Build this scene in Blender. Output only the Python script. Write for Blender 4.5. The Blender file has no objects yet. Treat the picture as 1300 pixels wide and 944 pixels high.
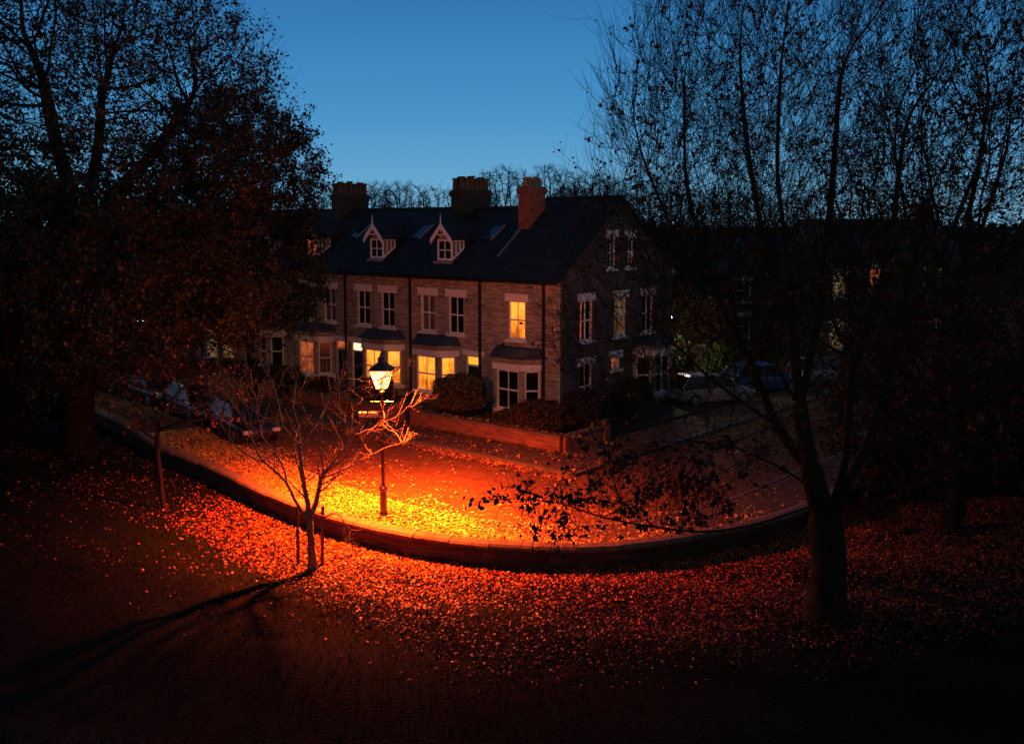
import bpy, math, random
import numpy as np
from mathutils import Vector, Matrix
random.seed(7); rng = np.random.default_rng(11)
R = math.radians
scn = bpy.context.scene
col = scn.collection
scn.view_settings.view_transform = 'Standard'; scn.view_settings.look = 'None'
scn.view_settings.exposure = 0; scn.view_settings.gamma = 1

# ---------------------------------------------------------------- camera
F = 1250.0; PITCH = math.atan(141/1250); EYE = 8.4
cam_d = bpy.data.cameras.new('camera'); cam = bpy.data.objects.new('camera', cam_d); col.objects.link(cam)
cam.location = (0, 0, EYE); cam.rotation_euler = (math.pi/2-PITCH, 0, 0)
cam_d.sensor_width = 36; cam_d.lens = 36*F/1300; cam_d.shift_y = -46/1300
cam_d.clip_start = .1; cam_d.clip_end = 5000
scn.camera = cam

def ray(px, py):
    a = (px-650)/F; b = (py-426)/F
    return Vector((a, math.cos(PITCH)-b*math.sin(PITCH), -math.sin(PITCH)-b*math.cos(PITCH)))
def at(px, py, Y):                       # point at ground distance Y
    d = ray(px, py); return Vector((0, 0, EYE))+d*(Y/d.y)
def gd(px, py, z=0):                     # point on the level z
    d = ray(px, py); return Vector((0, 0, EYE))+d*((z-EYE)/d.z)

# ---------------------------------------------------------------- tagging
def tag(o, label=None, cat=None, group=None, kind=None):
    if label: o['label'] = label
    if cat: o['category'] = cat
    if group: o['group'] = group
    if kind: o['kind'] = kind
    return o
def empty(name, loc=(0, 0, 0), rz=0, parent=None):
    o = bpy.data.objects.new(name, None); col.objects.link(o)
    o.location = loc; o.rotation_euler = (0, 0, rz); o.empty_display_size = .2
    if parent: o.parent = parent
    return o
def link(name, me, parent=None, loc=None, rz=0):
    o = bpy.data.objects.new(name, me); col.objects.link(o)
    if parent: o.parent = parent
    if loc is not None: o.location = loc
    if rz: o.rotation_euler = (0, 0, rz)
    return o

# ---------------------------------------------------------------- materials
def newmat(name):
    m = bpy.data.materials.new(name); m.use_nodes = True
    return m, m.node_tree.nodes, m.node_tree.links, m.node_tree.nodes['Principled BSDF']
def rgba(c): return (c[0], c[1], c[2], 1)
def plain(name, c, rough=.7, var=.25, scale=3.0, metal=0, spec=.3, bump=0, coords='Object'):
    m, N, L, b = newmat(name)
    tc = N.new('ShaderNodeTexCoord'); n = N.new('ShaderNodeTexNoise'); n.inputs['Scale'].default_value = scale
    n.inputs['Detail'].default_value = 6; n.inputs['Roughness'].default_value = .65
    L.new(tc.outputs[coords], n.inputs['Vector'])
    r = N.new('ShaderNodeValToRGB'); r.color_ramp.elements[0].position = .3; r.color_ramp.elements[1].position = .72
    r.color_ramp.elements[0].color = rgba([x*(1-var) for x in c]); r.color_ramp.elements[1].color = rgba([min(1, x*(1+var)) for x in c])
    L.new(n.outputs['Fac'], r.inputs['Fac']); L.new(r.outputs['Color'], b.inputs['Base Color'])
    b.inputs['Roughness'].default_value = rough; b.inputs['Metallic'].default_value = metal
    b.inputs['Specular IOR Level'].default_value = spec
    if bump:
        bp = N.new('ShaderNodeBump'); bp.inputs['Strength'].default_value = bump; bp.inputs['Distance'].default_value = .02
        L.new(n.outputs['Fac'], bp.inputs['Height']); L.new(bp.outputs['Normal'], b.inputs['Normal'])
    return m
def brickmat(name, c1, c2, mortar, bw=.225, rh=.075, ms=.009, rough=.85, grime=.45, bump=.4, spec=.2):
    m, N, L, b = newmat(name)
    tc = N.new('ShaderNodeTexCoord'); br = N.new('ShaderNodeTexBrick')
    L.new(tc.outputs['UV'], br.inputs['Vector'])
    br.inputs['Scale'].default_value = 1; br.inputs['Brick Width'].default_value = bw; br.inputs['Row Height'].default_value = rh
    br.inputs['Mortar Size'].default_value = ms; br.inputs['Mortar Smooth'].default_value = .2; br.inputs['Bias'].default_value = 0
    br.inputs['Color1'].default_value = rgba(c1); br.inputs['Color2'].default_value = rgba(c2); br.inputs['Mortar'].default_value = rgba(mortar)
    n = N.new('ShaderNodeTexNoise'); n.inputs['Scale'].default_value = .9; n.inputs['Detail'].default_value = 8; n.inputs['Roughness'].default_value = .7
    L.new(tc.outputs['UV'], n.inputs['Vector'])
    n2 = N.new('ShaderNodeTexNoise'); n2.inputs['Scale'].default_value = 1; n2.inputs['Detail'].default_value = 2
    mp = N.new('ShaderNodeMapping'); mp.inputs['Scale'].default_value = (1.3, 11, 1); L.new(tc.outputs['UV'], mp.inputs['Vector']); L.new(mp.outputs['Vector'], n2.inputs['Vector'])
    ad = N.new('ShaderNodeMath'); ad.operation = 'ADD'; L.new(n.outputs['Fac'], ad.inputs[0]); L.new(n2.outputs['Fac'], ad.inputs[1])
    mr = N.new('ShaderNodeMapRange'); mr.inputs['From Min'].default_value = .7; mr.inputs['From Max'].default_value = 1.3
    mr.inputs['To Min'].default_value = 1-grime; mr.inputs['To Max'].default_value = 1+grime*.6
    L.new(ad.outputs[0], mr.inputs['Value'])
    mx = N.new('ShaderNodeVectorMath'); mx.operation = 'SCALE'
    L.new(br.outputs['Color'], mx.inputs[0]); L.new(mr.outputs['Result'], mx.inputs['Scale']); L.new(mx.outputs['Vector'], b.inputs['Base Color'])
    b.inputs['Roughness'].default_value = rough; b.inputs['Specular IOR Level'].default_value = spec
    bp = N.new('ShaderNodeBump'); bp.inputs['Strength'].default_value = bump; bp.inputs['Distance'].default_value = .01; bp.invert = True
    L.new(br.outputs['Fac'], bp.inputs['Height']); L.new(bp.outputs['Normal'], b.inputs['Normal'])
    return m
def emit(name, c, s, curtain=False):
    m, N, L, b = newmat(name)
    b.inputs['Base Color'].default_value = rgba([x*.5 for x in c]); b.inputs['Emission Color'].default_value = rgba(c)
    b.inputs['Emission Strength'].default_value = s
    if curtain:                           # drawn curtains and a room behind, uneven glow
        tc = N.new('ShaderNodeTexCoord'); oi = N.new('ShaderNodeObjectInfo'); ad = N.new('ShaderNodeVectorMath'); ad.operation = 'ADD'
        L.new(tc.outputs['Object'], ad.inputs[0]); L.new(oi.outputs['Location'], ad.inputs[1])
        w = N.new('ShaderNodeTexNoise'); w.inputs['Scale'].default_value = 1.0; w.inputs['Detail'].default_value = 3
        mp = N.new('ShaderNodeMapping'); mp.inputs['Scale'].default_value = (14, 14, .6); L.new(ad.outputs[0], mp.inputs['Vector']); L.new(mp.outputs['Vector'], w.inputs['Vector'])
        n = N.new('ShaderNodeTexNoise'); n.inputs['Scale'].default_value = 1.7; n.inputs['Detail'].default_value = 4; n.inputs['Roughness'].default_value = .7; L.new(ad.outputs[0], n.inputs['Vector'])
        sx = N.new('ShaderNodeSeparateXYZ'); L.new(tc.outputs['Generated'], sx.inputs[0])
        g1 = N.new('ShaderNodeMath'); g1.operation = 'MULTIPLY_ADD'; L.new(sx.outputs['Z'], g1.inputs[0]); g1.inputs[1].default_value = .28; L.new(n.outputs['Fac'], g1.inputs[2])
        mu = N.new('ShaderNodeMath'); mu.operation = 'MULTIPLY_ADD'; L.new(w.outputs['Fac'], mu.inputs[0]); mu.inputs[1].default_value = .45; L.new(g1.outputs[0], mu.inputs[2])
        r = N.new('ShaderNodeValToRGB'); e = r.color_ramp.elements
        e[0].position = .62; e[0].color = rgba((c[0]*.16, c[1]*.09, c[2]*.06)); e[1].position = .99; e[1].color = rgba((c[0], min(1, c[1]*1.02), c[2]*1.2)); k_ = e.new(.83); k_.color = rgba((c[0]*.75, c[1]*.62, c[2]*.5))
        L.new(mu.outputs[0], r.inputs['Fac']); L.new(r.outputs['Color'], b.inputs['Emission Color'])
    return m
def attrmat(name, rough=.6, spec=.25, mul=1.0, trans=.0):
    m, N, L, b = newmat(name)
    a = N.new('ShaderNodeAttribute'); a.attribute_name = 'col'
    L.new(a.outputs['Color'], b.inputs['Base Color']); b.inputs['Roughness'].default_value = rough; b.inputs['Specular IOR Level'].default_value = spec
    return m
def thin_glass(name):
    m, N, L, b = newmat(name)
    N.remove(b); o = [x for x in N if x.type == 'OUTPUT_MATERIAL'][0]
    t = N.new('ShaderNodeBsdfTransparent'); g = N.new('ShaderNodeBsdfGlossy'); g.inputs['Roughness'].default_value = .03
    mx = N.new('ShaderNodeMixShader'); mx.inputs['Fac'].default_value = .12
    L.new(t.outputs[0], mx.inputs[1]); L.new(g.outputs[0], mx.inputs[2]); L.new(mx.outputs[0], o.inputs['Surface'])
    return m
M = {}
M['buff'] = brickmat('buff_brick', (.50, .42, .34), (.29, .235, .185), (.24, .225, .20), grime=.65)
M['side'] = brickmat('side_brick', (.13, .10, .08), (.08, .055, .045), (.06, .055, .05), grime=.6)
M['red'] = brickmat('red_brick', (.36, .10, .05), (.24, .07, .04), (.16, .13, .11))
M['stackbrick'] = brickmat('sooty_stack_brick', (.055, .042, .033), (.035, .028, .022), (.03, .028, .025))
M['wallbrick'] = brickmat('retaining_wall_stone', (.085, .06, .04), (.045, .033, .024), (.03, .028, .024), bw=.42, rh=.17, ms=.012)
M['gardenbrick'] = brickmat('garden_wall_brick', (.34, .12, .07), (.22, .08, .05), (.16, .13, .1))
M['slate'] = brickmat('roof_slate', (.024, .026, .028), (.013, .014, .016), (.006, .006, .007), bw=.3, rh=.2, ms=.008, rough=.75, grime=.6, bump=.6, spec=.2)
M['slate2'] = brickmat('bay_roof_slate', (.05, .06, .085), (.035, .04, .06), (.01, .01, .012), bw=.25, rh=.15, ms=.006, rough=.55, spec=.35)
M['white'] = plain('white_paint', (.80, .77, .76), .5, .18, 4)
M['stone'] = plain('painted_stone', (.78, .72, .71), .75, .22, 6)
M['coping'] = plain('coping_stone', (.15, .105, .065), .9, .45, 5, bump=.5)
M['lead'] = plain('lead_flashing', (.20, .24, .28), .45, .2, 5)
M['black'] = plain('black_paint', (.012, .012, .013), .4, .3, 6, spec=.5)
M['pipe'] = plain('black_iron_pipe', (.008, .008, .009), .55, .3, 6)
M['pot'] = plain('clay_pot', (.09, .06, .035), .85, .5, 5)
M['redpot'] = plain('buff_clay_pot', (.24, .16, .08), .85, .4, 5)
M['door'] = plain('dark_blue_door', (.012, .02, .03), .4, .2, 4)
M['asphalt'] = plain('asphalt', (.11, .056, .028), .95, .4, 2.2, bump=.3, spec=.05)
M['paving'] = plain('pavement_tarmac', (.095, .062, .04), .95, .35, 1.5, bump=.3, spec=.05)
M['kerb'] = plain('kerb_stone', (.10, .08, .065), .85, .3, 4)
M['soil'] = plain('garden_soil', (.02, .017, .012), .95, .5, 3, bump=.6)
M['far'] = plain('far_ground', (.012, .014, .01), .95, .4, .05)
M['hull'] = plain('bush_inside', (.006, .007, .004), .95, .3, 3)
M['bark_dark'] = plain('dark_bark', (.016, .013, .010), .95, .4, 8, bump=.8, spec=.1)
M['bark_green'] = plain('lichen_bark', (.024, .026, .014), .95, .7, 5, bump=1.0, spec=.1)
M['bark_young'] = plain('young_bark', (.20, .13, .085), .85, .85, 14, spec=.2)
M['bark_far'] = plain('far_bark', (.03, .035, .04), 1, .2, 3, spec=0)
M['stake'] = plain('stake_wood', (.09, .06, .04), .9, .3, 6)
M['leaf'] = attrmat('leaf_colour')
M['litter'] = attrmat('fallen_leaf_colour', .55, .3)
M['grass'] = attrmat('grass_colour', .9, .1)
M['glass_dark'] = plain('dark_window_glass', (.008, .009, .010), .06, .1, 1, spec=.6)
M['car_glass'] = plain('tinted_car_glass', (.008, .008, .009), .16, .1, 1, spec=.22)
M['glass'] = thin_glass('clear_window_glass')
M['curtain'] = plain('pale_curtain', (.16, .145, .125), .9, .4, 5)
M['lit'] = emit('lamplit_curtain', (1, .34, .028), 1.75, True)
M['lit_hot'] = emit('bright_room', (1, .72, .33), 2.4)
M['lit_dim'] = emit('dim_red_room', (1, .22, .05), .5, True)
M['lit_flat'] = emit('amber_fanlight', (1, .42, .03), 1.15)
M['lit_pale'] = emit('pale_lamplit_blind', (.85, .60, .25), .30, True)
M['lit_faint'] = emit('faint_landing_light', (.8, .5, .2), .12, True)
M['rubber'] = plain('tyre_rubber', (.012, .012, .012), .8, .2, 6)
M['rim'] = plain('alloy_rim', (.3, .3, .31), .35, .1, 6, metal=.8)
def carpaint(n, c):
    m = plain(n, c, .28, .06, 1, spec=.5); m.node_tree.nodes['Principled BSDF'].inputs['Coat Weight'].default_value = .15; return m
M['car_black'] = carpaint('black_car_paint', (.012, .012, .014)); M['car_silver'] = carpaint('dark_grey_car_paint', (.05, .05, .055))
M['car_blue'] = carpaint('blue_car_paint', (.02, .09, .26)); M['car_white'] = carpaint('white_car_paint', (.20, .20, .21)); M['car_red'] = carpaint('red_car_paint', (.2, .015, .012))
M['headlight'] = plain('headlight_lens', (.5, .5, .5), .1, .05, 2, spec=.8); M['taillight'] = plain('tail_light_lens', (.25, .01, .01), .15, .05, 2, spec=.8)
M['signback'] = plain('grey_sign_plate', (.30, .29, .33), .5, .15, 5)

# ---------------------------------------------------------------- mesh builders
class MB:
    def __init__(s): s.v = []; s.f = []
    def quad(s, a, b, c, d): i = len(s.v); s.v += [tuple(a), tuple(b), tuple(c), tuple(d)]; s.f.append((i, i+1, i+2, i+3)); return s
    def poly(s, pts): i = len(s.v); s.v += [tuple(p) for p in pts]; s.f.append(tuple(range(i, i+len(pts)))); return s
    def box(s, x0, x1, y0, y1, z0, z1):
        i = len(s.v)
        s.v += [(x0, y0, z0), (x1, y0, z0), (x1, y1, z0), (x0, y1, z0), (x0, y0, z1), (x1, y0, z1), (x1, y1, z1), (x0, y1, z1)]
        s.f += [tuple(i+k for k in q) for q in ((0, 3, 2, 1), (4, 5, 6, 7), (0, 1, 5, 4), (1, 2, 6, 5), (2, 3, 7, 6), (3, 0, 4, 7))]; return s
    def prism(s, pts, off):             # polygon extruded by a vector
        n = len(pts); i = len(s.v); off = Vector(off)
        s.v += [tuple(p) for p in pts]+[tuple(Vector(p)+off) for p in pts]
        s.f.append(tuple(range(i, i+n))[::-1]); s.f.append(tuple(range(i+n, i+2*n)))
        for k in range(n): s.f.append((i+k, i+(k+1) % n, i+n+(k+1) % n, i+n+k))
        return s
    def tube(s, pts, rad, n=8, cap=True):
        pts = [Vector(p) for p in pts]; i = len(s.v)
        for k, p in enumerate(pts):
            t = (pts[min(k+1, len(pts)-1)]-pts[max(k-1, 0)]).normalized()
            a = t.orthogonal().normalized() if k == 0 else (a-t*a.dot(t)).normalized()
            b = t.cross(a); r = rad[k] if hasattr(rad, '__len__') else rad
            for q in range(n):
                w = 2*math.pi*q/n; s.v.append(tuple(p+a*(r*math.cos(w))+b*(r*math.sin(w))))
        for k in range(len(pts)-1):
            for q in range(n):
                s.f.append((i+k*n+q, i+k*n+(q+1) % n, i+(k+1)*n+(q+1) % n, i+(k+1)*n+q))
        if cap:
            s.f.append(tuple(i+q for q in range(n))[::-1]); e = i+(len(pts)-1)*n; s.f.append(tuple(e+q for q in range(n)))
        return s
    def lathe(s, prof, c=(0, 0, 0), n=12):
        return s.tube([(c[0], c[1], c[2]+z) for r, z in prof], [max(r, .0005) for r, z in prof], n)
    def mesh(s, name, mat, uv=True, smooth=False, bevel=0):
        me = bpy.data.meshes.new(name); me.from_pydata(s.v, [], s.f); me.validate(); me.update()
        me.materials.append(mat)
        if uv:
            ul = me.uv_layers.new(name='UVMap')
            for p in me.polygons:
                n = p.normal; ax, ay, az = abs(n.x), abs(n.y), abs(n.z)
                for li in p.loop_indices:
                    c = me.vertices[me.loops[li].vertex_index].co
                    if az > .9: q = (c.x, c.y)
                    elif az > .3: q = (c.x if ay >= ax else c.y, c.z*1.55)
                    elif ay >= ax: q = (c.x, c.z)
                    else: q = (c.y, c.z)
                    ul.data[li].uv = q
        if smooth: me.polygons.foreach_set('use_smooth', [True]*len(me.polygons))
        return me
    def build(s, name, mat, parent=None, loc=None, rz=0, smooth=False, bevel=0):
        o = link(name, s.mesh(name, mat, smooth=smooth), parent, loc, rz)
        if bevel:
            b = o.modifiers.new('bevel', 'BEVEL'); b.width = bevel; b.segments = 2; b.limit_method = 'ANGLE'
        return o
def npmesh(name, V, Fc, mat, colr=None, smooth=False):      # V (n,3), Fc (m,k)
    me = bpy.data.meshes.new(name); k = Fc.shape[1]
    me.vertices.add(len(V)); me.vertices.foreach_set('co', np.ascontiguousarray(V, dtype=np.float32).ravel())
    me.loops.add(Fc.size); me.loops.foreach_set('vertex_index', np.ascontiguousarray(Fc, dtype=np.int32).ravel())
    me.polygons.add(len(Fc)); me.polygons.foreach_set('loop_start', np.arange(0, Fc.size, k, dtype=np.int32))
    me.polygons.foreach_set('loop_total', np.full(len(Fc), k, dtype=np.int32))
    if smooth: me.polygons.foreach_set('use_smooth', np.ones(len(Fc), dtype=bool))
    me.update(calc_edges=True); me.materials.append(mat)
    if colr is not None:
        a = me.color_attributes.new('col', 'FLOAT_COLOR', 'POINT')
        a.data.foreach_set('color', np.c_[colr, np.ones(len(colr))].astype(np.float32).ravel())
    return me
def leaf_mesh(name, P, size, palette, mat, flat=0.0, jit=.3, weights=None, mul=None):
    """one small pointed, slightly folded leaf per point"""
    n = len(P); P = np.asarray(P, dtype=float)
    nr = rng.normal(size=(n, 3)); nr[:, 2] = np.abs(nr[:, 2])
    nr = nr*(1-flat)+np.array([0, 0, 1.0])*flat*1.6; nr /= np.linalg.norm(nr, axis=1)[:, None]
    t = rng.normal(size=(n, 3)); t -= nr*np.sum(t*nr, axis=1)[:, None]; t /= np.linalg.norm(t, axis=1)[:, None]
    b = np.cross(nr, t); sz = size*(.45+1.25*rng.random(n)**1.6)[:, None]
    fold = nr*sz*(.12+.25*rng.random((n, 1)))
    V = np.stack([P-t*sz*.5, P+b*sz*.33+fold-t*sz*.05, P+t*sz*.55, P-b*sz*.33+fold-t*sz*.05], axis=1).reshape(-1, 3)
    Fc = np.arange(4*n).reshape(n, 4)
    pal = np.array(palette); w = None if weights is None else np.array(weights)/sum(weights)
    c = pal[rng.choice(len(pal), n, p=w)]*(1+jit*(rng.random((n, 1))*2-1))
    if mul is not None: c = c*mul
    return npmesh(name, V, Fc, mat, np.repeat(c, 4, axis=0))

# ================================================================ SETTING
# line of the curved retaining wall, from the left distance round to the right
ctrl = [(-40, 62), (-30, 54), (-22, 46.5), (-16.5, 40.5)]
for px, py in ((205, 565), (260, 585), (330, 618), (400, 645), (487, 669), (560, 682), (650, 691), (760, 692), (850, 683), (905, 671), (1000, 650)):
    g = gd(px, py, .38); ctrl.append((g.x, g.y))
ctrl += [(11, 30.6), (15, 35), (20, 42), (27, 50), (36, 58)]
def catmull(P, step=.25):
    P = [np.array(p, float) for p in P]; P = [2*P[0]-P[1]]+P+[2*P[-1]-P[-2]]; out = []
    for i in range(1, len(P)-2):
        n = max(2, int(np.linalg.norm(P[i+1]-P[i])/step))
        for k in range(n):
            t = k/n
            out.append(.5*((2*P[i])+(-P[i-1]+P[i+1])*t+(2*P[i-1]-5*P[i]+4*P[i+1]-P[i+2])*t*t+(-P[i-1]+3*P[i]-3*P[i+1]+P[i+2])*t**3))
    out.append(P[-2]); return np.array(out)
W0 = catmull(ctrl)
for _ in range(30): W0[1:-1] = .5*W0[1:-1]+.25*(W0[:-2]+W0[2:])
T = np.gradient(W0, axis=0); T /= np.linalg.norm(T, axis=1)[:, None]
NRM = np.c_[T[:, 1], -T[:, 0]]           # points towards the rampart (camera side)
for _ in range(60): NRM[1:-1] = .5*NRM[1:-1]+.25*(NRM[:-2]+NRM[2:])
NRM /= np.linalg.norm(NRM, axis=1)[:, None]

def sm(a, b, x): t = np.clip((x-a)/(b-a), 0, 1); return t*t*(3-2*t)
def lump(x, y): return .05*np.sin(x*.9+1.3*np.sin(y*.7))+.04*np.sin(y*1.7+x*.6)+.02*np.sin(x*3.1+y*2.3)
def bank_z(w, x, y):
    w = np.asarray(w, float)
    z = -.22+.58*sm(.6, 7.5, w)+np.clip(w-11, 0, 11.4)*.545
    return z+lump(x, y)*sm(.3, 1.5, w)
def wdist(x, y):
    d = (W0[:, 0]-x)**2+(W0[:, 1]-y)**2; i = int(np.argmin(d)); v = np.array([x, y])-W0[i]
    return float(v@NRM[i])
def bz(x, y): return float(bank_z(max(wdist(x, y), 0), x, y))

def strip(name, wa, wb, nw, zf, mat, kind='structure', i0=0, i1=None, thick=None):
    S = slice(i0, i1, 2); p = W0[S]; n = NRM[S]; ws = np.linspace(wa, wb, nw)
    X = p[:, None, 0]+n[:, None, 0]*ws; Y = p[:, None, 1]+n[:, None, 1]*ws
    Z = zf(np.broadcast_to(ws, X.shape), X, Y); V = np.stack([X, Y, Z], -1).reshape(-1, 3)
    a = np.arange(len(p)-1)[:, None]*nw+np.arange(nw-1)[None]; a = a.ravel()
    Fc = np.stack([a, a+nw, a+nw+1, a+1], 1)
    me = npmesh(name, V, Fc, mat, smooth=True); o = link(name, me); o['kind'] = kind; return o
# ground to the horizon
g = MB(); g.quad((-2500, -300, -.6), (2500, -300, -.6), (2500, 4000, -.6), (-2500, 4000, -.6)).build('ground', M['far'])['kind'] = 'structure'
def mat_bank():
    m, N, L, b = newmat('rough_grass_bank')
    tc = N.new('ShaderNodeTexCoord'); n = N.new('ShaderNodeTexNoise'); n.inputs['Scale'].default_value = .45; n.inputs['Detail'].default_value = 9; n.inputs['Roughness'].default_value = .7
    L.new(tc.outputs['Object'], n.inputs['Vector']); r = N.new('ShaderNodeValToRGB'); e = r.color_ramp.elements
    e[0].position = .35; e[0].color = (.002, .004, .002, 1); e[1].position = .7; e[1].color = (.004, .007, .003, 1)
    L.new(n.outputs['Fac'], r.inputs['Fac']); L.new(r.outputs['Color'], b.inputs['Base Color']); b.inputs['Roughness'].default_value = .95; b.inputs['Specular IOR Level'].default_value = .1
    n3 = N.new('ShaderNodeTexNoise'); n3.inputs['Scale'].default_value = 14; n3.inputs['Detail'].default_value = 6; L.new(tc.outputs['Object'], n3.inputs['Vector'])
    bp = N.new('ShaderNodeBump'); bp.inputs['Strength'].default_value = 1; bp.inputs['Distance'].default_value = .06; L.new(n3.outputs['Fac'], bp.inputs['Height']); L.new(bp.outputs['Normal'], b.inputs['Normal'])
    return m
M['bank'] = mat_bank()
strip('grass_bank', .0, 48, 130, bank_z, M['bank'])
# road: one broad sheet of tarmac between the wall and the terrace, opening out at the corner
MB().poly([(-60, 80, 0), (-60, 48, 0)]+[(x, y, 0) for x, y in W0[::8]]+[(70, 60, 0), (70, 110, 0)]).build('road', M['asphalt'])['kind'] = 'structure'
# near pavement along the wall
strip('near_pavement', -2.3, -.2, 6, lambda w, x, y: .10+0*x, M['paving'])
k_ = MB(); P = W0[::8]; Nn = NRM[::8]
for i in range(len(P)-1):
    a, b = P[i], P[i+1]; na, nb = Nn[i], Nn[i+1]; q = [a-na*2.3, a-na*2.45, b-nb*2.45, b-nb*2.3]
    b2 = [v+(a-b)*.004 for v in q]
    k_.prism([(q[0][0], q[0][1], .0), (q[1][0], q[1][1], .0), (q[2][0], q[2][1], .0), (q[3][0], q[3][1], .0)], (0, 0, .115))
k_.build('near_kerb', M['kerb'])['kind'] = 'structure'

# retaining wall ------------------------------------------------
rw = empty('boundary_wall', (float(W0[len(W0)//2][0]), float(W0[len(W0)//2][1]), 0))
tag(rw, 'long low curved stone wall with rounded coping between the pavement and the leafy bank', 'wall')
o3 = Vector(rw.location)
def wallmesh():
    V = []; Fc = []; UV = []; S = W0[::2]; n = NRM[::2]; L_ = 0; prev = None
    for i, p in enumerate(S):
        if prev is not None: L_ += np.linalg.norm(p-prev)
        prev = p; q = p+n[i]*.17; r_ = p-n[i]*.17
        V += [(q[0]-o3.x, q[1]-o3.y, -.7), (q[0]-o3.x, q[1]-o3.y, .26), (r_[0]-o3.x, r_[1]-o3.y, .26), (r_[0]-o3.x, r_[1]-o3.y, -.3)]; UV += [(L_, -.7), (L_, .26), (L_, .5), (L_, 1.1)]
    for i in range(len(S)-1):
        for k in range(3): a = i*4+k; Fc.append((a, a+1, a+5, a+4))
    me = bpy.data.meshes.new('wall_face'); me.from_pydata(V, [], Fc); me.update(); u = me.uv_layers.new(name='UVMap')
    for l in me.loops: u.data[l.index].uv = UV[l.vertex_index]
    me.materials.append(M['wallbrick']); return me
link('wall_face', wallmesh(), rw)
cp = MB(); S = W0[::4]; n = NRM[::4]; i = 0
prof = [(-.23, .262), (-.23, .33), (-.17, .385), (0, .41), (.17, .385), (.23, .33), (.23, .262)]
while i < len(S)-1:
    a = S[i]; b = S[i+1]; na = n[i]; nb = n[i+1]; b_ = a+(b-a)*.972; dz = rng.uniform(-.013, .013); sh = rng.uniform(-.018, .018)
    ra = [(a[0]+na[0]*(w+sh)-o3.x, a[1]+na[1]*(w+sh)-o3.y, z+dz) for w, z in prof]; rb = [(b_[0]+nb[0]*(w+sh)-o3.x, b_[1]+nb[1]*(w+sh)-o3.y, z+dz) for w, z in prof]
    k = len(cp.v); cp.v += ra+rb
    for q in range(7): cp.f.append((k+q, k+(q+1) % 7, k+7+(q+1) % 7, k+7+q))
    cp.f.append(tuple(range(k, k+7))); cp.f.append(tuple(range(k+7, k+14))[::-1]); i += 1
cp.build('coping', M['coping'], rw)

# ================================================================ TERRACE
C0 = Vector((2.03, 41, 0)); ang = math.atan2(-.651, .759)
lv = Vector((-.759, .651, 0)); nv = Vector((-.651, -.759, 0)); sv = -nv; rv = -lv
def loc_uv(u, v, z=0): return C0+lv*u+nv*v+Vector((0, 0, z))      # u along the fronts, v out towards the road
def quadstrip(name, pts, z, mat, thick=.1):
    o = MB().prism([(p.x, p.y, z-thick) for p in pts], (0, 0, thick)).build(name, mat); o['kind'] = 'structure'; return o
quadstrip('far_pavement', [loc_uv(-5.6, 6.45), loc_uv(60, 6.45), loc_uv(60, 4.45), loc_uv(-3.5, 4.45), loc_uv(-3.5, -30), loc_uv(-5.6, -30)], .10, M['paving'], .098)
quadstrip('far_kerb', [loc_uv(-5.75, 6.6), loc_uv(60, 6.6), loc_uv(60, 6.455), loc_uv(-5.605, 6.455), loc_uv(-5.605, -30), loc_uv(-5.75, -30)], .115, M['kerb'], .113)
quadstrip('front_gardens', [loc_uv(-3.3, 4.2), loc_uv(60, 4.2), loc_uv(60, -14), loc_uv(-3.3, -14)], .16, M['soil'], .158)

WM = {}
def wmesh(kind, w, h, style):
    k = (kind, round(w, 3), round(h, 3), style)
    if k in WM: return WM[k]
    m = MB()
    if kind == 'frame':
        t = .075; y0, y1 = .05, .13
        m.box(-w/2, -w/2+t, y0, y1, 0, h); m.box(w/2-t, w/2, y0, y1, 0, h); m.box(-w/2+t, w/2-t, y0, y1, h-t, h); m.box(-w/2+t, w/2-t, y0, y1, 0, t*1.2)
        m.box(-w/2+t, w/2-t, y0+.01, y1, h*.5-.03, h*.5+.035)
        if style != 'plain':
            m.box(-.018, .018, y0+.02, y1-.01, t*1.2, h*.5-.03); m.box(-.018, .018, y0+.02, y1-.01, h*.5+.035, h-t)
        if style == 'cottage':
            for z in (h*.25, h*.75): m.box(-w/2+t, w/2-t, y0+.022, y1-.012, z-.015, z+.015)
        me = m.mesh('window_frame', M['white'])
    elif kind == 'pane':
        m.quad((-w/2+.05, .112, .05), (w/2-.05, .112, .05), (w/2-.05, .112, h-.05), (-w/2+.05, .112, h-.05)); me = m.mesh('pane', M['glass_dark'] if style == 'dark' else M['glass'])
    elif kind == 'lintel':
        m.box(-w/2-.16, w/2+.16, -.035, .10, h+.002, h+.25); m.box(-w/2-.16, -w/2-.03, -.05, .0, h-.05, h); m.box(w/2+.03, w/2+.16, -.05, .0, h-.05, h)
        m.box(-w/2-.19, w/2+.19, -.06, .02, h+.252, h+.30); me = m.mesh('lintel', M['stone'])
    elif kind == 'sill':
        m.box(-w/2-.1, w/2+.1, -.10, .14, -.11, -.002); me = m.mesh('sill', M['stone'])
    WM[k] = me; return me
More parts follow.
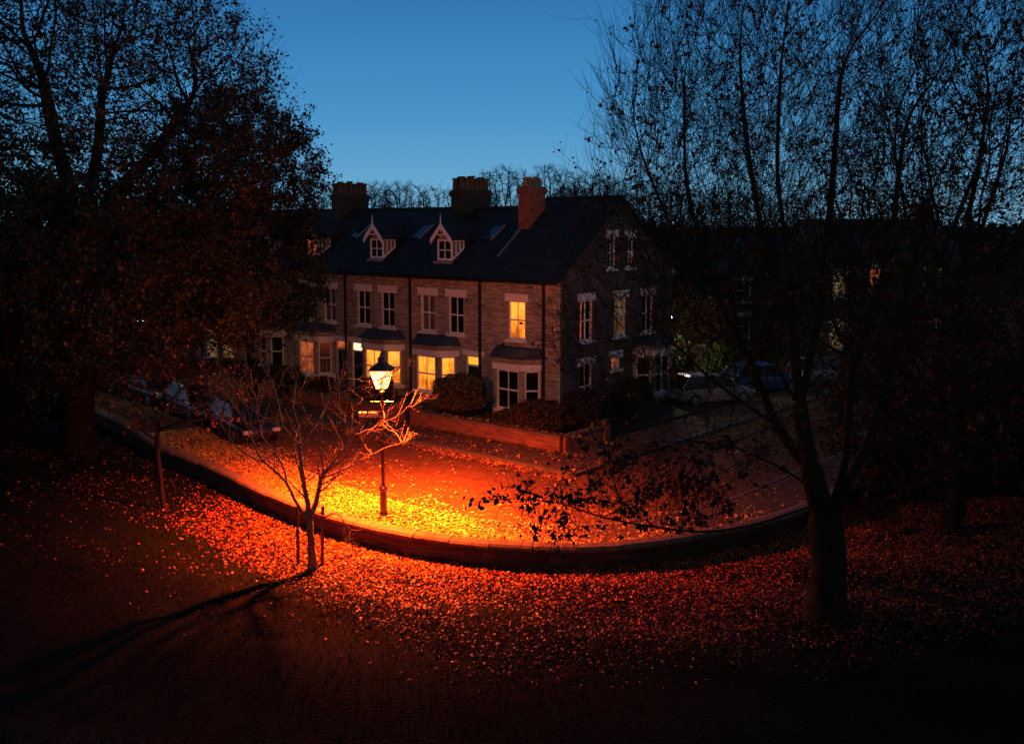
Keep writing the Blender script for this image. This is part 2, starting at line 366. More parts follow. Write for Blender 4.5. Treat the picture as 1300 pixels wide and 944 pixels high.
def window(parent, x, y, z, w, h, rz=0, lit=None, style='2over2', trim=True, curtain=None, name='window', side_strip=False):
    o = link(name, wmesh('frame', w, h, style), parent, (x, y, z), rz)
    link('pane', wmesh('pane', w, h, 'dark' if (lit is None and curtain is None) else 'clear'), o)
    if trim: link('lintel', wmesh('lintel', w, h, ''), o); link('sill', wmesh('sill', w, h, ''), o)
    if lit or curtain:
        mat = M[lit] if lit else M['curtain']; c = MB(); n = 14
        x0, x1 = -w/2+.03, w/2-.03
        if side_strip: x1 = -w/2+.34
        pts = [(x0+(x1-x0)*k/n, .165+.02*math.sin(k*1.9)) for k in range(n+1)]
        for k in range(n): c.quad((pts[k][0], pts[k][1], .02), (pts[k+1][0], pts[k+1][1], .02), (pts[k+1][0], pts[k+1][1], h-.02), (pts[k][0], pts[k][1], h-.02))
        c.build('curtain', mat, o)
        if side_strip: MB().quad((-w/2, .26, 0), (w/2, .26, 0), (w/2, .26, h), (-w/2, .26, h)).build('room_interior', M['glass_dark'], o)
    return o
def holed(m, x0, x1, z0, z1, holes, fn, rev=.16):
    xs = sorted({x0, x1}|{h[0] for h in holes}|{h[1] for h in holes}); zs = sorted({z0, z1}|{h[2] for h in holes}|{h[3] for h in holes})
    for a, b in zip(xs, xs[1:]):
        for c, d in zip(zs, zs[1:]):
            cx, cz = (a+b)/2, (c+d)/2
            if any(h[0] < cx < h[1] and h[2] < cz < h[3] for h in holes): continue
            m.quad(fn(a, 0, c), fn(b, 0, c), fn(b, 0, d), fn(a, 0, d))
    for h in holes:
        a, b, c, d = h
        m.quad(fn(a, 0, c), fn(a, rev, c), fn(a, rev, d), fn(a, 0, d)); m.quad(fn(b, 0, c), fn(b, 0, d), fn(b, rev, d), fn(b, rev, c))
        m.quad(fn(a, 0, d), fn(a, rev, d), fn(b, rev, d), fn(b, 0, d)); m.quad(fn(a, 0, c), fn(b, 0, c), fn(b, rev, c), fn(a, rev, c))
def bay(parent, x, y, rz=0, zs=.5, zt=2.35, lits=(None, None, None), curtains=(None, None, None), fw=1.6, tw=2.8, pj=.75):
    """canted bay: front face and two splayed faces with brick piers"""
    P = [(-tw/2, 0), (-fw/2, -pj), (fw/2, -pj), (tw/2, 0)]
    def ring(e):      # offset polygon
        return [(-tw/2-e, 0), (-fw/2-e*.45, -pj-e), (fw/2+e*.45, -pj-e), (tw/2+e, 0)]
    m = MB(); Q = ring(0); lw = []
    I = [(-tw/2+.24, 0), (-fw/2+.1, -pj+.22), (fw/2-.1, -pj+.22), (tw/2-.24, 0)]
    def slab(m, z0, z1, O, cut=None):
        m.prism([(a, b, z0) for a, b in O], (0, 0, z1-z0))
    slab(m, -.1, zs, Q); slab(m, zt+.27, zt+.5, Q)
    for i in range(3):
        a = Vector((*P[i], 0)); b = Vector((*P[i+1], 0)); L_ = (b-a).length; d = (b-a)/L_; nn = Vector((-d.y, d.x, 0))   # inward
        e = .17 if i == 1 else .14; ww = L_-2*e
        for s0, s1 in ((0, e), (L_-e, L_)):
            q = [a+d*s0, a+d*s1, a+d*s1+nn*.2, a+d*s0+nn*.2]; m.prism([(v.x, v.y, zs) for v in q], (0, 0, zt-zs))
        lw.append((a+d*(L_/2), math.atan2(d.y, d.x), ww, i))
    o = m.build('bay_window', M['buff'], parent, (x, y, 0), rz)
    t = MB(); slab(t, zt+.002, zt+.268, ring(.05)); t.build('lintel', M['stone'], o)
    t = MB(); slab(t, zs+.001, zs+.07, ring(.07)); slab(t, zs-.10, zs-.001, ring(.03)); t.build('sill', M['stone'], o)
    t = MB(); rg = ring(.16); z = zt+.502; tp = [(-tw/2+.15, 0), (-fw/2+.2, -.12), (fw/2-.2, -.12), (tw/2-.15, 0)]
    t.poly([(a, b, z) for a, b in rg]); t.poly([(a, b, z+.06) for a, b in rg][::-1]) if False else None
    for i in range(3):
        t.quad((*rg[i], z), (*rg[i+1], z), (*rg[i+1], z+.06), (*rg[i], z+.06)); t.quad((*rg[i], z+.06), (*rg[i+1], z+.06), (*tp[i+1], z+.42), (*tp[i], z+.42))
    t.poly([(a, b, z+.42) for a, b in tp]); t.build('bay_roof', M['slate2'], o)
    for c, ra, ww, i in lw:
        h = zt-zs-.07; k = lits[i]; cu = curtains[i]; st = '2over2' if i == 1 else 'plain'
        rot = Matrix.Rotation(ra, 4, 'Z')
        def put(nm, me):
            w_ = link(nm, me, o, (c.x, c.y, zs+.07), ra); return w_
        put('window_frame', wmesh('frame', ww, h, st)); put('pane', wmesh('pane', ww, h, 'dark' if not (k or cu) else 'clear'))
        if k or cu:
            cm = MB(); n = 10
            for q in range(n):
                xa, xb = -ww/2+ww*q/n, -ww/2+ww*(q+1)/n; cm.quad((xa, .19+.02*math.sin(q*1.9), 0), (xb, .19+.02*math.sin(q*1.9+1.9), 0), (xb, .19+.02*math.sin(q*1.9+1.9), h), (xa, .19+.02*math.sin(q*1.9), h))
            put('curtain', cm.mesh('curtain', M[k] if k else M['curtain']))
    return o
def chimney(parent, x, y, wx, wy, zb, zt, npots, mat, potmat, rows=1, aerial=False):
    m = MB(); m.box(x-wx/2, x+wx/2, y-wy/2, y+wy/2, zb, zt-.35); m.box(x-wx/2-.04, x+wx/2+.04, y-wy/2-.04, y+wy/2+.04, zt-.349, zt-.25)
    m.box(x-wx/2-.08, x+wx/2+.08, y-wy/2-.08, y+wy/2+.08, zt-.249, zt-.1); m.box(x-wx/2-.03, x+wx/2+.03, y-wy/2-.03, y+wy/2+.03, zt-.099, zt)
    o = m.build('chimney_stack', mat, parent)
    ny = npots//rows
    for r_ in range(rows):
        for k in range(ny):
            px_ = x+(0 if rows == 1 else (-.2+.4*r_)*wx/.7); py_ = y-wy/2+wy*(k+.5)/ny; hh = (.44, .5, .46, .53)[(k+r_) % 4]*(.85 if rows == 1 else 1.35)
            p = MB(); rr = .11 if rows == 1 else .155
            p.lathe([(rr*1.15, 0), (rr*1.15, .05), (rr, .08), (rr*.88, hh-.1), (rr*1.12, hh-.07), (rr*1.12, hh), (rr*.8, hh), (rr*.75, hh-.1)], (px_, py_, zt), 10)
            p.build('chimney_pot', potmat, o, smooth=False)
    if aerial:
        a = MB(); ax, ay = x+wx/2+.06, y+wy/2-.1; a.tube([(ax, ay, zt-.6), (ax, ay, zt+1.0)], .018, 6); a.tube([(ax-.5, ay-.25, zt+.85), (ax+.35, ay+.15, zt+.95)], .012, 5)
        for k in range(8): q = k/7; cx, cy, cz = ax-.5+.85*q, ay-.25+.4*q, zt+.85+.1*q; a.tube([(cx, cy, cz-.16), (cx, cy, cz+.16)], .006, 4)
        a.build('aerial', M['pipe'], o)
    return o
def dormer(parent, x, zE, slope, y0=.6, lit=None):
    zb = zE+slope*y0+.03; w = .95; h = .98; zt = zb+h; yb = (zt-zE)/slope
    m = MB()      # white timber box: front surround and glazed cheeks
    for s in (-1, 1): m.box(x+s*w/2-(.08 if s > 0 else 0), x+s*w/2+(0 if s > 0 else .08), y0, y0+.08, zb, zt)
    m.box(x-w/2+.08, x+w/2-.08, y0, y0+.08, zb, zb+.1); m.box(x-w/2+.08, x+w/2-.08, y0, y0+.08, zt-.08, zt)
    for s in (-1, 1):
        xo = x+s*w/2; t = .05*s
        m.box(min(xo, xo-t), max(xo, xo-t), y0+.082, y0+.86, zt-.09, zt)
        for yy in (.30, .56, .82):
            zz = zE+slope*(y0+yy); m.box(min(xo, xo-t), max(xo, xo-t), y0+yy-.03, y0+yy+.03, zz-.05, zt-.092)
        zc = zE+slope*(y0+.08)
        m.prism([(xo, y0+.082, zc-.02), (xo, y0+.86, zE+slope*(y0+.86)-.02), (xo, y0+.86, zE+slope*(y0+.86)+.09), (xo, y0+.082, zc+.10)], (-t, 0, 0))
    o = m.build('dormer', M['white'], parent)
    f = MB(); f.box(x-w/2-.1, x+w/2+.1, y0-.18, y0-.002, zb-.14, zb-.02); f.build('lead_apron', M['lead'], o)
    g_ = MB(); g_.quad((x-w/2+.05, y0+.05, zb+.05), (x+w/2-.05, y0+.05, zb+.05), (x+w/2-.05, y0+.05, zt-.04), (x-w/2+.05, y0+.05, zt-.04)); g_.build('pane', M['glass_dark'] if not lit else M[lit], o)
    for s in (-1, 1):
        c = MB(); xi = x+s*(w/2-.03); c.poly([(xi, y0+.08, zE+slope*(y0+.08)), (xi, yb, zt-.02), (xi, y0+.08, zt-.02)]); c.build('side_pane', M['curtain'] if s > 0 else M['glass_dark'], o)
        c = MB(); c.prism([(xi, y0+.862, zE+slope*(y0+.862)), (xi, yb, zt), (xi, y0+.862, zt)], (.045*s, 0, 0)); c.build('slated_cheek', M['slate'], o)
    b = MB(); b.box(x-.02, x+.02, y0+.01, y0+.045, zb+.1, zt-.08); b.box(x-w/2+.08, x+w/2-.08, y0+.012, y0+.047, zb+h*.5-.025, zb+h*.5+.025); b.build('glazing_bar', M['white'], o)
    ow = .66; za = zt+.70; yr = (za-zE)/slope   # roof with overhang
    r_ = MB()
    for s in (-1, 1):
        r_.prism([(x, y0-.22, za), (x, yr+.1, za), (x+s*ow, (zt-.03-zE)/slope+.05, zt-.03), (x+s*ow, y0-.22, zt-.03)], (0, 0, .05))
    r_.build('dormer_roof', M['slate'], o)
    w_ = MB(); w_.poly([(x-w/2, y0+.02, zt), (x+w/2, y0+.02, zt), (x, y0+.02, za-.08)]); w_.build('gable_panel', M['buff'], o)
    bb = MB()                                 # pierced bargeboards with scalloped lower edge
    for s in (-1, 1):
        n = 7; top = [(x+s*(ow+.02)*k/n, y0-.24, za+.06-(za-zt+.03)*k/n) for k in range(n+1)]
        low = []
        for k in range(n*2+1): q = k/(2*n); low.append((x+s*(ow+.02)*q, y0-.24, za+.06-(za-zt+.03)*q-(.27 if k % 2 else .17)-.02*q))
        bb.prism(top+low[::-1], (0, -.04, 0))
    bb.box(x-.3, x+.3, y0-.275, y0-.245, zt+.20, zt+.26)
    bb.build('bargeboard', M['white'], o)
    fi = MB(); fi.lathe([(.028, -.35), (.028, .1), (.05, .13), (.02, .17), (.022, .3), (.004, .52)], (x, y0-.26, za), 6); fi.build('finial', M['white'], o)
    return o
def roof(parent, x0, x1, zE, zR, D, mat, over_r=0., over_l=0.):
    m = MB(); s = (zR-zE)/(D/2); e = .28; t = .09
    for side in (0, 1):
        ya, yb = (-e, D/2) if side == 0 else (D+e, D/2); za = zE-s*e
        m.prism([(x0-over_l, ya, za), (x1+over_r, ya, za), (x1+over_r, yb, zR), (x0-over_l, yb, zR)], (0, 0, t))
    r_ = MB(); L_ = x1-x0+over_l+over_r; n = int(L_/.45)
    for k in range(n):
        a = x0-over_l+L_*k/n; b = a+L_/n-.01; r_.prism([(a, D/2-.13, zR+t-.04), (a, D/2-.05, zR+t+.06), (a, D/2+.05, zR+t+.06), (a, D/2+.13, zR+t-.04)], (b-a, 0, 0))
    o = m.build('roof', mat, parent); r_.build('ridge_tiles', M['stackbrick'], o); return o
def gutter(parent, x0, x1, zE):
    MB().box(x0, x1, -.39, -.29, zE-.30, zE-.19).build('gutter', M['pipe'], parent)
    m = MB()
    k = x0+.15
    while k < x1-.1: m.box(k-.06, k+.06, -.14, -.002, zE-.24, zE-.09); k += .34
    m.box(x0, x1, -.06, -.001, zE-.33, zE-.26); m.build('brick_cornice', M['buff'], parent)
def pipe(parent, x, z0, z1, r_=.055):
    m = MB(); m.tube([(x, -.10, z0), (x, -.10, z1), (x, -.30, z1+.12)], r_, 8)
    for z in (1.2, 3.0, 4.8): m.tube([(x, -.10, z-.05), (x, -.10, z+.05)], r_+.02, 8)
    m.build('drainpipe', M['pipe'], parent)
def doorway(parent, x, w=.95, zt=2.5, fan='lit_flat', leaf='door'):
    f = MB(); f.box(x-w/2-.02, x-w/2+.07, .04, .16, .15, zt); f.box(x+w/2-.07, x+w/2+.02, .04, .16, .15, zt); f.box(x-w/2+.07, x+w/2-.07, .04, .16, 2.0, 2.08); f.box(x-w/2+.07, x+w/2-.07, .04, .16, zt-.07, zt)
    d = MB(); d.box(x-w/2+.071, x+w/2-.071, .09, .14, .16, 1.999)
    for s in (-1, 1):
        for z0, z1 in ((.35, .9), (1.1, 1.8)): d.box(x+s*.2-.13, x+s*.2+.13, .075, .0899, z0, z1)
    o = d.build('door', M[leaf], parent); f.build('door_frame', M['white'], o)
    k = MB(); k.lathe([(.0, -.03), (.03, -.02), (.03, .02), (.0, .03)], (x+w/2-.16, .05, 1.1), 8); k.build('handle', M['rim'], o)
    g_ = MB(); g_.quad((x-w/2+.07, .12, 2.08), (x+w/2-.07, .12, 2.08), (x+w/2-.07, .12, zt-.07), (x-w/2+.07, .12, zt-.07)); g_.build('fanlight', M[fan] if fan else M['glass_dark'], o)
    l_ = MB(); l_.box(x-w/2-.18, x+w/2+.18, -.04, .1, zt+.002, zt+.24); l_.build('lintel', M['stone'], o); MB().box(x-w/2-.1, x+w/2+.1, -.35, .12, .0, .158).build('doorstep', M['stone'], o)
    return o
D = 8.8; ZE = 6.2
def terrace(u0, u1, zR, spec, label):
    Wd = u1-u0; root = empty('terrace_house', C0+lv*u0, ang)
    tag(root, label, 'house', 'houses of the brick terrace')
    X = lambda u: -(u-u0)
    holes = []
    for (u, z0, w, h, *_k) in spec['win']: holes.append((X(u)-w/2, X(u)+w/2, z0, z0+h))
    if spec.get('door'): holes.append((X(spec['door'])-.475, X(spec['door'])+.475, .15, 2.5))
    m = MB(); holed(m, -Wd, 0, -.1, ZE, holes, lambda a, r_, z: (a, r_, z))
    MB().quad((-Wd, D, -.1), (0, D, -.1), (0, D, ZE), (-Wd, D, ZE)).build('rear_wall', M['side'], root); s = (zR-ZE)/(D/2)
    if spec.get('gable'):
        gh = spec['gable']; sh = [(t-w/2, t+w/2, z0, z0+h) for (t, z0, w, h, *_k) in gh if z0 < ZE]
        ms = MB(); holed(ms, 0, D, -.1, ZE, sh, lambda a, r_, z: (-r_, a, z))
        up = [(t-w/2, t+w/2, z0, z0+h) for (t, z0, w, h, *_k) in gh if z0 >= ZE]
        ys = sorted({0, D, D/2}|{a for q in up for a in q[:2]}); top = lambda y: ZE+s*min(y, D-y)
        for a, b in zip(ys, ys[1:]):
            q = [k for k in up if k[0] < (a+b)/2 < k[1]]
            if q:
                _, _, z0, z1 = q[0]; ms.quad((0, a, ZE), (0, b, ZE), (0, b, z0), (0, a, z0)); ms.quad((0, a, z1), (0, b, z1), (0, b, top(b)), (0, a, top(a)))
            else: ms.poly([(0, a, ZE), (0, b, ZE), (0, b, top(b)), (0, a, top(a))])
        for a, b, z0, z1 in up:
            ms.quad((0, a, z0), (-.16, a, z0), (-.16, a, z1), (0, a, z1)); ms.quad((0, b, z0), (0, b, z1), (-.16, b, z1), (-.16, b, z0)); ms.quad((0, a, z1), (-.16, a, z1), (-.16, b, z1), (0, b, z1)); ms.quad((0, a, z0), (0, b, z0), (-.16, b, z0), (-.16, a, z0))
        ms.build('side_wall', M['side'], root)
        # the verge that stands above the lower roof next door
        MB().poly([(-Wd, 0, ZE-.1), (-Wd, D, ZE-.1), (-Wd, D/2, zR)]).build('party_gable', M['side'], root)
        for (t, z0, w, h, lit, *k) in gh:
            window(root, 0, t, z0, w, h, R(90), lit=lit, side_strip=bool(k))
    m.build('wall', M['buff'], root)
    for (u, z0, w, h, lit, cur) in spec['win']: window(root, X(u), 0, z0, w, h, 0, lit=lit, curtain=cur)
    if spec.get('door'): doorway(root, X(spec['door']), fan=spec.get('fan'))
    bu, zs_, zt_, lits, curs = spec['bay']; bay(root, X(bu), -.002, 0, zs_, zt_, lits, curs)
    roof(root, -Wd, 0, ZE, zR, D, M['slate'], .12 if spec.get('gable') else 0, .05 if spec.get('gable') else 0)
    gutter(root, -Wd, 0, ZE)
    for pu in spec.get('pipes', ()): pipe(root, X(pu), .1, ZE-.35, .065)
    if spec.get('dormer'): dormer(root, X(spec['dormer']), ZE+.09, s, lit=spec.get('dlit'))
    if spec.get('sky'):
        t0 = 2.0; x = X(spec['sky']); zz = ZE+.09+s*t0; sk = MB(); 
        sk.prism([(x-.3, t0, zz+.01), (x+.3, t0, zz+.01), (x+.3, t0+1.0, zz+s*1.0+.01), (x-.3, t0+1.0, zz+s*1.0+.01)], (0, 0, .07)); so = sk.build('skylight', M['pipe'], root)
        MB().quad((x-.24, t0+.08, zz+s*.08+.085), (x+.24, t0+.08, zz+s*.08+.085), (x+.24, t0+.92, zz+s*.92+.085), (x-.24, t0+.92, zz+s*.92+.085)).build('pane', M['glass_dark'], so)
        MB().prism([(x+.302, t0, zz+.02), (x+.302, t0+1.0, zz+s+.02), (x+.302, t0+1.0, zz+s+.12), (x+.302, t0, zz+.12)], (.05, 0, 0)).build('lead_flashing', M['lead'], so)
    return root
fw = (1.0, 1.78)
hA = terrace(0, 4.2, 9.57, dict(win=[(2.4, 3.42, .98, 1.70, 'lit', None)], bay=(2.3, .38, 2.2, (None, None, None), (None, None, None)), pipes=(.85,),
    gable=[(1.83, 3.38, .95, 1.78, 'lit_dim', 1), (4.4, 3.38, .95, 1.78, 'lit_faint'), (6.67, 3.38, .95, 1.78, None), (1.83, .42, .95, 1.95, None),
           (3.68, 6.45, .62, 1.42, None), (5.12, 6.45, .62, 1.42, None), (4.1, 1.9, .7, .55, 'lit_dim')]),
    'tall corner house with red brick chimney and attic windows in its side gable')
bay(hA, .002, 6.9, R(90), .5, 2.35)
chimney(hA, -4.12, 3.1, .62, 1.2, 7.2, 10.15, 5, M['red'], M['redpot'], 1, True)
fl = MB(); s_ = (9.57-ZE)/4.4                     # lead flashing up the verge and round the chimney foot
fl.prism([(-4.27, .9, ZE+s_*.9+.12), (-4.27, 4.4, 9.57+.12), (-4.27, 4.4, 9.57-.08), (-4.27, .9, ZE+s_*.9-.02)], (-.05, 0, 0)); fl.box(-4.5, -3.75, 2.36, 2.48, 7.85, 8.1)
fl.build('lead_flashing', M['lead'], hA)
W2 = lambda a, b, la=None, lb=None, ca=None, cb=None: [(a, 3.40, 1.0, 1.76, la, ca), (b, 3.40, 1.0, 1.76, lb, cb)]
N3 = (None, None, None)
hB = terrace(4.202, 9.15, 9.15, dict(win=W2(6.04, 7.88, cb='c'), bay=(7.3, .62, 2.38, ('lit', 'lit', 'lit'), N3), door=4.96, fan='lit_flat', dormer=7.35, sky=6.0, pipes=(4.5, 9.0)),
    'terrace house next to the corner house, its yellow lit bay beside the round hedge')
chimney(hB, -4.95, 4.35, .75, 2.1, 8.2, 10.1, 12, M['stackbrick'], M['pot'], 2, True)
hC = terrace(9.152, 13.6, 9.15, dict(win=W2(10.66, 12.46), bay=(10.95, .62, 2.38, ('lit', 'lit', 'lit'), N3), door=12.95, fan='lit_hot', dormer=12.1, sky=10.85),
    'terrace house behind the street lamp with a brilliantly lit fanlight and dark dormer')
hD = terrace(13.602, 18.5, 9.15, dict(win=W2(15.1, 16.9, ca='c', cb='c'), bay=(16.2, .62, 2.38, (None, 'lit_dim', None), (None, None, 'c')), door=14.2, fan='lit_dim', dormer=17.2, dlit='lit_dim', sky=15.6, pipes=(13.75,)),
    'terrace house at the edge of the leafy tree, dormer window glowing red')
chimney(hD, -4.9, 4.35, .75, 2.1, 8.2, 10.1, 12, M['stackbrick'], M['pot'], 2)
hE = terrace(18.502, 23.1, 9.15, dict(win=W2(19.7, 21.5), bay=(20.3, .62, 2.38, N3, N3), door=22.4, fan=None, dormer=21.4), 'unlit terrace house half hidden behind the reddish lower leaves of the tree')
hF = terrace(23.102, 27.8, 9.15, dict(win=W2(24.6, 26.4, ca='c', cb='c'), bay=(25.0, .62, 2.38, ('lit_pale', 'lit_pale', 'lit_pale'), N3), door=27.1, fan='lit_dim', dormer=26.2), 'terrace house deep behind the leafy tree with a pale lamplit bay')
chimney(hF, -4.7, 4.35, .75, 2.1, 8.2, 10.1, 12, M['stackbrick'], M['pot'], 2)
hG = terrace(27.802, 32.6, 9.15, dict(win=W2(29.2, 31.0), bay=(29.6, .62, 2.38, ('lit_dim', 'lit_pale', 'lit_dim'), N3), door=31.8, fan=None, dormer=30.8), 'terrace house seen left of the pale lamplit bay, its own bay faintly amber')
hH = terrace(32.602, 37.4, 9.15, dict(win=W2(34, 35.8), bay=(34.6, .62, 2.38, N3, N3), door=36.6, fan=None), 'unlit terrace house at the dark far end, behind the thick tree trunk')

# garden walls in front of each house
def gwall(pts, label, h=.62, mat='gardenbrick'):
    o0 = pts[0]; root = empty('garden_wall', o0, ang)
    tag(root, label, 'wall', 'low garden walls along the terrace')
    inv = Matrix.Rotation(-ang, 4, 'Z'); q = [inv@(p-o0) for p in pts]; b = MB(); c = MB()
    for a, d in zip(q, q[1:]):
        if abs(d.x-a.x) > abs(d.y-a.y): x0, x1 = sorted((a.x, d.x)); b.box(x0, x1, a.y-.11, a.y+.11, 0, h); c.box(x0-.03, x1+.03, a.y-.15, a.y+.15, h+.001, h+.07)
        else: y0, y1 = sorted((a.y, d.y)); b.box(a.x-.11, a.x+.11, y0+.12, y1, 0, h); c.box(a.x-.15, a.x+.15, y0+.18, y1, h+.002, h+.071)
    for p in (q[0], q[-1]): b.box(p.x-.17, p.x+.17, p.y-.17, p.y+.17, 0, h+.2); c.box(p.x-.2, p.x+.2, p.y-.2, p.y+.2, h+.201, h+.27)
    b.build('brickwork', M[mat], root); c.build('coping', M['coping'], root); return root
gwall([loc_uv(4.3, 4.3), loc_uv(-3.4, 4.3), loc_uv(-3.4, 1.6)], 'low red brick garden wall turning the corner in front of the corner house')
for a, b, lb in ((9.0, 5.3, 'low brick garden wall in front of the yellow lit bay nearest the corner house'), (12.5, 9.3, 'low brick garden wall directly behind the street lamp post'), (18.3, 14.6, 'low brick garden wall in front of the house with red dormer glow'),
              (22.0, 18.6, 'low brick garden wall behind the lit twigs of the young tree'), (27.0, 23.3, 'low garden wall in front of the pale lamplit bay'), (32.0, 28.0, 'low garden wall farthest left along the terrace')):
    gwall([loc_uv(a, 4.3), loc_uv(b, 4.3)], lb)

# ================================================================ TREES
def chains_mesh(name, P, par, rad, mat, sides=(8, 5, 3), th=(.05, .018), extra=None):
    """P nodes, par parent index, rad radius: draws tubes along main lines"""
    n = len(P); ch = [[] for _ in range(n)]
    for i in range(n):
        if par[i] >= 0: ch[par[i]].append(i)
    V = []; Fc = []; off = 0
    starts = [(-1, i) for i in range(n) if par[i] < 0]
    lines = []
    while starts:
        a, b = starts.pop(); line = [a, b] if a >= 0 else [b]; cur = b
        while ch[cur]:
            k = max(ch[cur], key=lambda j: rad[j])
            for j in ch[cur]:
                if j != k: starts.append((cur, j))
            line.append(k); cur = k
        lines.append(line)
    for line in lines:
        if len(line) < 2: continue
        pts = P[line]; rr = rad[line].copy(); 
        if par[line[0]] >= 0 or True:
            if len(line) > 1 and par[line[1]] == line[0] and rr[0] > rr[1]*1.3: rr[0] = rr[1]*1.1
        if par[line[0]] < 0: rr[0] = rad[line[0]]
        lines_add(V, Fc, pts, rr, sides, th)
    if extra:
        for pts, rr in extra: lines_add(V, Fc, np.asarray(pts), np.asarray(rr), sides, th)
    Vv = np.concatenate(V); o = 0; FF = []
    for v, f in zip(V, Fc): FF.append(f+o); o += len(v)
    return npmesh(name, Vv, np.concatenate(FF), mat, smooth=True)
def lines_add(V, Fc, pts, rr, sides, th):
    m = len(pts); k = sides[0] if rr.max() > th[0] else sides[1] if rr.max() > th[1] else sides[2]
    t = np.gradient(pts, axis=0); t /= np.linalg.norm(t, axis=1)[:, None]+1e-9
    ref = np.array([.31, .17, .93]) if abs(t[0, 2]) < .85 else np.array([.94, .2, .1])
    a = np.cross(t, ref); a /= np.linalg.norm(a, axis=1)[:, None]+1e-9; b = np.cross(t, a)
    w = np.arange(k)*2*math.pi/k
    ring = pts[:, None]+rr[:, None, None]*(a[:, None]*np.cos(w)[None, :, None]+b[:, None]*np.sin(w)[None, :, None])
    V.append(ring.reshape(-1, 3)); i = (np.arange(m-1)*k)[:, None]; q = np.arange(k)[None]; q2 = (q+1) % k
    Fc.append(np.stack([i+q, i+q2, i+k+q2, i+k+q], -1).reshape(-1, 4))
def ellip(c, r, n, shell=.0):
    d = rng.normal(size=(n, 3)); d /= np.linalg.norm(d, axis=1)[:, None]; q = (shell+(1-shell)*rng.random(n)**(1/3))[:, None]
    return np.array(c)+d*q*np.array(r)
def colonize(trunk, att, step=.3, kill=.55, iters=110, up=.08, jit=.25, infl=50.):
    stems = trunk if hasattr(trunk[0][0], '__len__') else [trunk]
    P = []; par = []
    for si, st in enumerate(stems):
        st = [np.array(s, float) for s in st]
        if si == 0: P.append(st[0]); par.append(-1); cur = 0
        else: cur = int(np.argmin([np.linalg.norm(p-st[0]) for p in P]))
        for a, b in zip(st, st[1:]):
            n = max(1, int(np.linalg.norm(b-a)/step))
            for k in range(n): P.append(a+(b-a)*(k+1)/n+rng.normal(size=3)*step*.06); par.append(cur); cur = len(P)-1
    att = att.copy(); near = np.full(len(att), -1); nd = np.full(len(att), 1e9); done = 0; alive = np.ones(len(att), bool); nchild = {}
    for it in range(iters):
        new = np.array(P[done:]); 
        if len(new):
            d = np.linalg.norm(att[:, None]-new[None], axis=2); j = d.argmin(1); dm = d[np.arange(len(att)), j]
            better = dm < nd; near[better] = j[better]+done; nd[better] = dm[better]
        alive &= nd > kill; done = len(P)
        act = alive & (nd < infl)
        if not act.any(): break
        A = att[act]; nn = near[act]; Pn = np.array(P); v = A-Pn[nn]; v /= np.linalg.norm(v, axis=1)[:, None]
        uniq, inv = np.unique(nn, return_inverse=True); S = np.zeros((len(uniq), 3)); np.add.at(S, inv, v)
        S /= np.linalg.norm(S, axis=1)[:, None]+1e-9; S += rng.normal(size=S.shape)*jit; S[:, 2] += up; S /= np.linalg.norm(S, axis=1)[:, None]
        added = 0
        for q, i in enumerate(uniq):
            c = nchild.get(i, 0)
            if c >= 3: alive[(near == i) & (nd < kill*2.5)] = False; continue
            nchild[i] = c+1; P.append(Pn[i]+S[q]*step); par.append(int(i)); added += 1
        if not added: break
    P = np.array(P); par = np.array(par)
    return P, par
def finish(P, par, Rb, rmin=.006, e=.5, smooth=3):
    n = len(P); cnt = np.zeros(n); haschild = np.zeros(n, bool)
    for i in range(n):
        if par[i] >= 0: haschild[par[i]] = True
    for i in range(n-1, -1, -1):
        if not haschild[i]: cnt[i] += 1
        if par[i] >= 0: cnt[par[i]] += cnt[i]
    main = -np.ones(n, int)
    for i in range(n):
        p = par[i]
        if p >= 0 and (main[p] < 0 or cnt[i] > cnt[main[p]]): main[p] = i
    for _ in range(smooth):
        Q = P.copy(); ok = (par >= 0) & (main >= 0); Q[ok] = .5*P[ok]+.25*(P[par[ok]]+P[main[ok]]); P = Q
    rad = rmin+(Rb-rmin)*(cnt/cnt.max())**e
    return P, rad, cnt, haschild
def make_twigs(P, par, cnt, n_per, L=(.4, 1.0), up=.5, thresh=3, r0=.006, side=2, seed_all=False, spread=.7, keep=None, zlow=-9):
    out = []; sites = []
    idx = [i for i in range(len(P)) if par[i] >= 0 and cnt[i] <= thresh]
    for i in idx:
        if keep is not None and not keep(P[i]): continue
        k = n_per if n_per >= 1 else (1 if rng.random() < n_per else 0)
        d0 = P[i]-P[par[i]]; d0 = d0/(np.linalg.norm(d0)+1e-9)
        up_ = up; up = up if P[i][2] > zlow else -.15
        for _ in range(int(k)):
            d = d0+rng.normal(size=3)*spread; d[2] += up*.4; d /= np.linalg.norm(d); l = rng.uniform(*L); m = 4; p = P[i].copy(); pts = [p]
            for s in range(m):
                d = d+rng.normal(size=3)*.12; d[2] += up*.25; d /= np.linalg.norm(d); p = p+d*l/m; pts.append(p)
            out.append((pts, [r0, r0*.85, r0*.7, r0*.55, r0*.35])); sites += [(q, 1) for q in pts[1:]]
            for _s in range(side):
                b = pts[rng.integers(1, 4)]; dd = d+rng.normal(size=3)*.6; dd[2] += up*.3; dd /= np.linalg.norm(dd); l2 = l*rng.uniform(.3, .6)
                q = [b, b+dd*l2*.5, b+dd*l2+np.array([0, 0, up*.1*l2])]; out.append((q, [r0*.6, r0*.5, r0*.3])); sites += [(q[1], 1), (q[2], 1)]
        up = up_
    return out, np.array([s[0] for s in sites]) if sites else np.zeros((0, 3))
